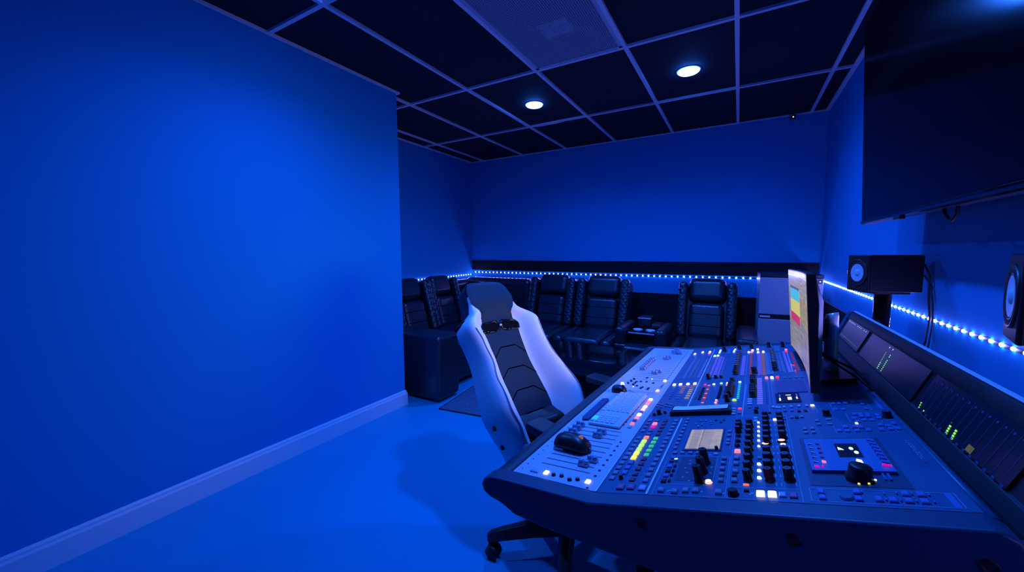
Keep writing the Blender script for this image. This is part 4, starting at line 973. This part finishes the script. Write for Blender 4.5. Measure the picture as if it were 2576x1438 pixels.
# seat
b = MB(); rings = []
for x, w, z0, z1 in ((-0.175, 0.15, 0.38, 0.44), (-0.14, 0.195, 0.375, 0.470), (-0.02, 0.225, 0.37, 0.475), (0.14, 0.240, 0.36, 0.485), (0.25, 0.240, 0.365, 0.480), (0.295, 0.21, 0.375, 0.455)):
    rings.append([(x, -w, z0 + 0.02), (x, -w, z1), (x, -w * 0.80, z1 + 0.030), (x, -w * 0.62, z1), (x, 0, z1 - 0.008), (x, w * 0.62, z1), (x, w * 0.80, z1 + 0.030), (x, w, z1), (x, w, z0 + 0.02), (x, w * 0.8, z0), (x, -w * 0.8, z0)])
b.loft(rings); b.build('seat', 'chair_dark', ch, sub=1)
b = MB(); b.loft([[(x, y, z) for y, z in ((-0.14, z0), (-0.13, z0 + 0.075), (0.13, z0 + 0.075), (0.14, z0))] for x, z0 in ((-0.235, 0.50), (-0.19, 0.475), (-0.13, 0.465))], smooth=False)
b.build('lumbar_block', 'chair_plastic', ch, bevel=0.02, seg=3)
MB().box(-0.10, 0.10, -0.09, 0.09, 0.315, 0.355).build('tilt_mechanism', 'chair_plastic', ch, bevel=0.008)
for sg in (-1, 1):
    dx, ay = (0.185, 0.262) if sg < 0 else (-0.02, 0.325)
    a = MB().prism([(-0.13, -0.030), (-0.12, -0.043), (0.10, -0.048), (0.128, -0.030), (0.128, 0.030), (0.10, 0.048), (-0.12, 0.043), (-0.13, 0.030)], 0.655, 0.684, 'z').build('armrest', 'chair_plastic', ch, (dx, sg * ay, 0), bevel=0.008, seg=3)
    MB().box(-0.035 - (0.06 if sg < 0 else 0), 0.035 - (0.06 if sg < 0 else 0), -0.018, 0.018, 0.40, 0.657).build('post', 'chair_plastic', a, bevel=0.006)
    MB().box(-0.03 - (0.06 if sg < 0 else 0), 0.03 - (0.06 if sg < 0 else 0), -0.09 if sg > 0 else -0.015, 0.015 if sg > 0 else 0.05, 0.335, 0.415).build('bracket', 'chair_plastic', a, bevel=0.006)
MB().cyl((0, 0, 0.07), (0, 0, 0.20), 0.034, 0.030, n=20).cyl((0, 0, 0.20), (0, 0, 0.33), 0.021, n=20).build('gas_column', 'chair_plastic', ch)
for k in range(5):
    a = math.radians(-123.1 + 72 * k); R = Matrix.Rotation(a, 4, 'Z')
    b = MB(); rg = []
    for r_, z, hw, hz in ((0.0, 0.112, 0.036, 0.038), (0.05, 0.116, 0.034, 0.036), (0.16, 0.112, 0.029, 0.031), (0.28, 0.100, 0.024, 0.024), (0.335, 0.092, 0.021, 0.020), (0.352, 0.086, 0.014, 0.014)):
        rg.append([R @ Vector((r_, y * hw, z + q * hz)) for y, q in ((-1, -0.9), (-1, 0.35), (-0.55, 1), (0.55, 1), (1, 0.35), (1, -0.9))])
    lg = b.loft(rg, smooth=False).build('base_leg', 'chair_plastic', ch, bevel=0.004)
    c = MB(); o = R @ Vector((0.338, 0, 0)); tn = R.to_3x3() @ Vector((0.6, 0.8, 0)); tx = R.to_3x3() @ Vector((-0.8, 0.6, 0))
    c.cyl((o.x, o.y, 0.060), (o.x, o.y, 0.092), 0.009, n=10)
    for sg in (-1, 1):
        ctr = o + tn * (sg * 0.017) + tx * 0.014 + Vector((0, 0, 0.030))
        c.lathe([(0.0, 0.009), (0.020, 0.009), (0.029, 0.005), (0.030, -0.004), (0.026, -0.009), (0.0, -0.009)], origin=ctr, axis=tn * sg, n=22)
    ctr = o + tx * 0.008 + Vector((0, 0, 0.048)); c.lathe([(0.0, 0.007), (0.018, 0.007), (0.018, -0.007), (0.0, -0.007)], origin=ctr, axis=tn, n=18)
    c.build('caster', 'rubber', lg)

# ------------------------------------------------------------------ sectional of reclining seats
def pad(x0, x1, y0, y1, z0, z1, bev, name, mat, parent, T=None):
    b = MB(); b.box(x0, x1, y0, y1, z0, z1, T=T)
    m = min(x1 - x0, y1 - y0, z1 - z0) * 0.48
    return b.build(name, mat, parent, bevel=min(bev, m), seg=4)
def recliner(label, x, y, yaw, w, arm=None, armw=0.15):
    """faces local -Y; origin on the floor under the middle of the seat"""
    r = empty('recliner', (x, y, 0), (0, 0, yaw), label, 'recliner', 'black leather reclining seats')
    f, bk = -0.47, 0.46
    pad(-w/2 + 0.005, w/2 - 0.005, f + 0.06, bk - 0.05, 0.03, 0.27, 0.02, 'base', 'leather_dark', r)
    pad(-w/2 + 0.008, w/2 - 0.008, f + 0.005, f + 0.10, 0.06, 0.36, 0.035, 'footrest', 'leather_dark', r)
    pad(-w * 0.31, w * 0.31, f - 0.01, 0.20, 0.26, 0.455, 0.055, 'seat_cushion', 'leather_dark', r)
    for sg in (-1, 1):
        a, c = sorted((sg * w * 0.315, sg * (w / 2 - 0.004))); pad(a, c, f - 0.005, 0.22, 0.26, 0.450, 0.05, 'seat_side', 'leather_dark', r)
    T = Matrix.Translation((0, 0.20, 0.40)) @ Matrix.Rotation(math.radians(-16), 4, 'X')
    pad(-w/2 + 0.01, w/2 - 0.01, 0.03, 0.14, -0.10, 0.56, 0.04, 'back', 'leather_dark', r, T)
    pad(-w * 0.29, w * 0.29, -0.085, 0.05, 0.02, 0.385, 0.055, 'back_cushion', 'leather_dark', r, T)
    for z in (0.145, 0.265): MB().box(-w * 0.27, w * 0.27, -0.0855, -0.083, z - 0.003, z + 0.003, T=T).build('seam', 'chair_seam', r)
    pad(-w * 0.32, w * 0.32, -0.075, 0.10, 0.395, 0.645, 0.07, 'headrest', 'leather_dark', r, T)
    for sg in (-1, 1):
        a, c = sorted((sg * w * 0.325, sg * (w / 2 - 0.006))); pad(a, c, -0.115, 0.10, 0.02, 0.595, 0.04, 'wing', 'leather_quilt', r, T)
    if arm:
        a, c = sorted((arm * (w / 2 + 0.002), arm * (w / 2 + armw)))
        pad(a, c, f + 0.01, bk - 0.16, 0.03, 0.50, 0.03, 'arm_panel', 'leather_dark', r)
        pad(a - 0.004, c + 0.004, f - 0.005, bk - 0.20, 0.515, 0.590, 0.035, 'armrest', 'leather_dark', r)
    return r
YR = 4.075
recliner('rightmost black leather recliner, by the fridge at the back wall', -0.262, YR, 0, 0.545, 1, 0.150)
recliner('black leather recliner just left of the cup-holder console', -1.335, YR, 0, 0.625)
recliner('black leather recliner behind the right shoulder of the white chair', -1.965, YR, 0, 0.610)
a1 = recliner('black recliner with big end armrest beside the end of the left wall', -2.77, 3.035, PI / 2, 0.56, None)
pad(-0.57, -0.282, -0.60, 0.50, 0.02, 0.585, 0.035, 'armrest', 'leather_dark', a1)
recliner('black leather recliner in the alcove, second from the left wall end', -2.80, 3.595, PI / 2, 0.55)
cs = empty('corner_seat', (-2.82, 4.22, 0), label='black leather corner seat of the sectional, behind the white chair', cat='sofa corner')
pad(-0.50, 0.535, -0.33, 0.33, 0.03, 0.27, 0.02, 'base', 'leather_dark', cs)
pad(-0.32, 0.53, -0.335, 0.12, 0.26, 0.46, 0.06, 'seat_cushion', 'leather_dark', cs)
pad(-0.50, 0.535, 0.12, 0.31, 0.40, 0.96, 0.07, 'back_cushion', 'leather_dark', cs)
pad(-0.51, -0.33, -0.33, 0.12, 0.40, 0.94, 0.07, 'back_cushion', 'leather_dark', cs)
# console with cup holders between two recliners
cc = empty('cup_holder_console', (-0.779, YR, 0), label='black leather console with cup holders between two back-wall recliners', cat='sofa console')
pad(-0.236, 0.236, -0.40, 0.42, 0.03, 0.42, 0.02, 'body', 'leather_dark', cc)
pad(-0.150, 0.150, -0.465, -0.36, 0.05, 0.42, 0.04, 'front_panel', 'leather_dark', cc)
for sg in (-1, 1): pad(*sorted((sg * 0.135, sg * 0.234)), -0.40, 0.10, 0.40, 0.585, 0.04, 'arm_pad', 'leather_dark', cc)
pad(-0.13, 0.13, -0.30, 0.30, 0.42, 0.53, 0.01, 'tray', 'black_gloss', cc)
b = MB()
for x in (-0.06, 0.06): b.lathe([(0.044, 0.0), (0.044, 0.006), (0.036, 0.007), (0.034, 0.001), (0.0, 0.001)], origin=(x, -0.16, 0.530), n=24); b.build('cup_holder', 'silver', cc); b = MB()
pad(-0.10, 0.03, 0.02, 0.22, 0.53, 0.625, 0.012, 'storage_lid', 'leather_dark', cc)
pad(0.045, 0.14, -0.05, 0.14, 0.53, 0.572, 0.012, 'storage_lid', 'leather_dark', cc)
MB().box(-0.10, 0.03, 0.015, 0.018, 0.612, 0.622).build('trim', 'silver', cc)
MB().box(-0.12, 0.12, -0.301, -0.299, 0.515, 0.527).build('trim', 'silver', cc)

# ------------------------------------------------------------------ coffee table, rug
tb = empty('coffee_table', (-1.08, 3.14, 0.0095), label='low glossy black coffee table in front of the back-wall recliners', cat='coffee table')
MB().box(-0.46, 0.50, -0.265, 0.255, 0.410, 0.442).build('table_top', 'black_gloss', tb, bevel=0.004)
MB().box(-0.42, 0.46, -0.225, 0.215, 0.30, 0.410).build('apron', 'black_plastic', tb, bevel=0.003)
for x in (-0.39, 0.43):
    for y in (-0.20, 0.19): MB().box(x - 0.03, x + 0.03, y - 0.03, y + 0.03, 0.0, 0.30).build('leg', 'black_plastic', tb, bevel=0.004)
MB().box(-0.40, 0.44, -0.20, 0.19, 0.10, 0.125).build('shelf', 'black_plastic', tb)
rg = empty('rug', (-2.105, 2.385, 0.0), (0, 0, math.radians(7.5)), label='dark blue-grey short-pile rug on the floor behind the white chair', cat='rug')
MB().box(0.006, 1.70, 0.006, 1.10, 0.0, 0.008).build('pile', 'rug_pile', rg)
b = MB(); b.box(0, 1.706, -0.002, 0.008, 0, 0.009); b.box(-0.002, 0.008, 0, 1.106, 0, 0.009); b.build('binding', 'rug_edge', rg)

# ------------------------------------------------------------------ small fridge in the back corner
fr = empty('fridge', (0.395, 4.24, 0), label='pale grey two-door fridge in the back right corner behind the monitor', cat='fridge')
fx0, fx1, fy0, fy1 = -0.228, 0.205, -0.29, 0.29
MB().box(fx0, fx1, fy0 + 0.04, fy1, 0.02, 1.092).build('cabinet', 'fridge_paint', fr, bevel=0.006)
MB().box(fx0, fx1, fy0, fy0 + 0.036, 0.762, 1.078).build('door', 'fridge_paint', fr, bevel=0.006)
d2 = MB().box(fx0, fx1, fy0, fy0 + 0.036, 0.06, 0.722).build('door', 'fridge_paint', fr, bevel=0.006)
MB().box(fx0 + 0.004, fx1 - 0.004, fy0 + 0.012, fy0 + 0.040, 0.720, 0.764).build('handle_recess', 'black_plastic', fr)
MB().box(fx0 + 0.01, fx0 + 0.085, fy0 - 0.006, fy0 + 0.012, 0.735, 0.748).build('hinge', 'silver', fr)
MB().box(fx0, fx1, fy0, fy1, 1.080, 1.108).build('top_cover', 'black_plastic', fr, bevel=0.004)
bg = MB().box(0.168, 0.196, fy0 - 0.004, fy0, 1.035, 1.070).build('badge', 'black_plastic', fr)
MB().box(0.178, 0.186, fy0 - 0.0055, fy0 - 0.004, 1.049, 1.057).build('indicator_light', 'lit_pale', fr)
for x in (fx0 + 0.04, fx1 - 0.04):
    for y in (fy0 + 0.08, fy1 - 0.05): MB().cyl((x, y, 0), (x, y, 0.022), 0.015, n=10).build('foot', 'rubber', fr)

# ------------------------------------------------------------------ camera, world, view
cam = bpy.data.cameras.new('camera'); co = bpy.data.objects.new('camera', cam); COL.objects.link(co)
R = Matrix(((0.8633333725702709, 0.5046161533023976, -0.004245660458988804), (-0.040016444326689125, 0.07684499805841495, 0.9962396952826419), (-0.5030449005704073, 0.8599170797813551, -0.08653579554390071)))
RC = Matrix((R[0], R[1], -R[2])).transposed()
co.matrix_world = Matrix.Translation((0, 0, 1.30)) @ RC.to_4x4()
cam.sensor_fit = 'HORIZONTAL'; cam.sensor_width = 36.0; cam.lens = 972.992 / 2576 * 36.0
cam.clip_start = 0.02; cam.clip_end = 50
SC.camera = co
w = bpy.data.worlds.new('world'); SC.world = w; w.use_nodes = True
w.node_tree.nodes['Background'].inputs['Color'].default_value = (0.01, 0.03, 0.12, 1)
w.node_tree.nodes['Background'].inputs['Strength'].default_value = 0.05
SC.view_settings.view_transform = 'Standard'; SC.view_settings.look = 'None'
SC.view_settings.exposure = 0.0; SC.view_settings.gamma = 1.0; SC.view_settings.use_curve_mapping = False
SC.cycles.use_denoising = True
SC.cycles.max_bounces = 8; SC.cycles.diffuse_bounces = 5; SC.cycles.glossy_bounces = 4
SC.cycles.caustics_reflective = False; SC.cycles.caustics_refractive = False
SC.cycles.sample_clamp_indirect = 6.0
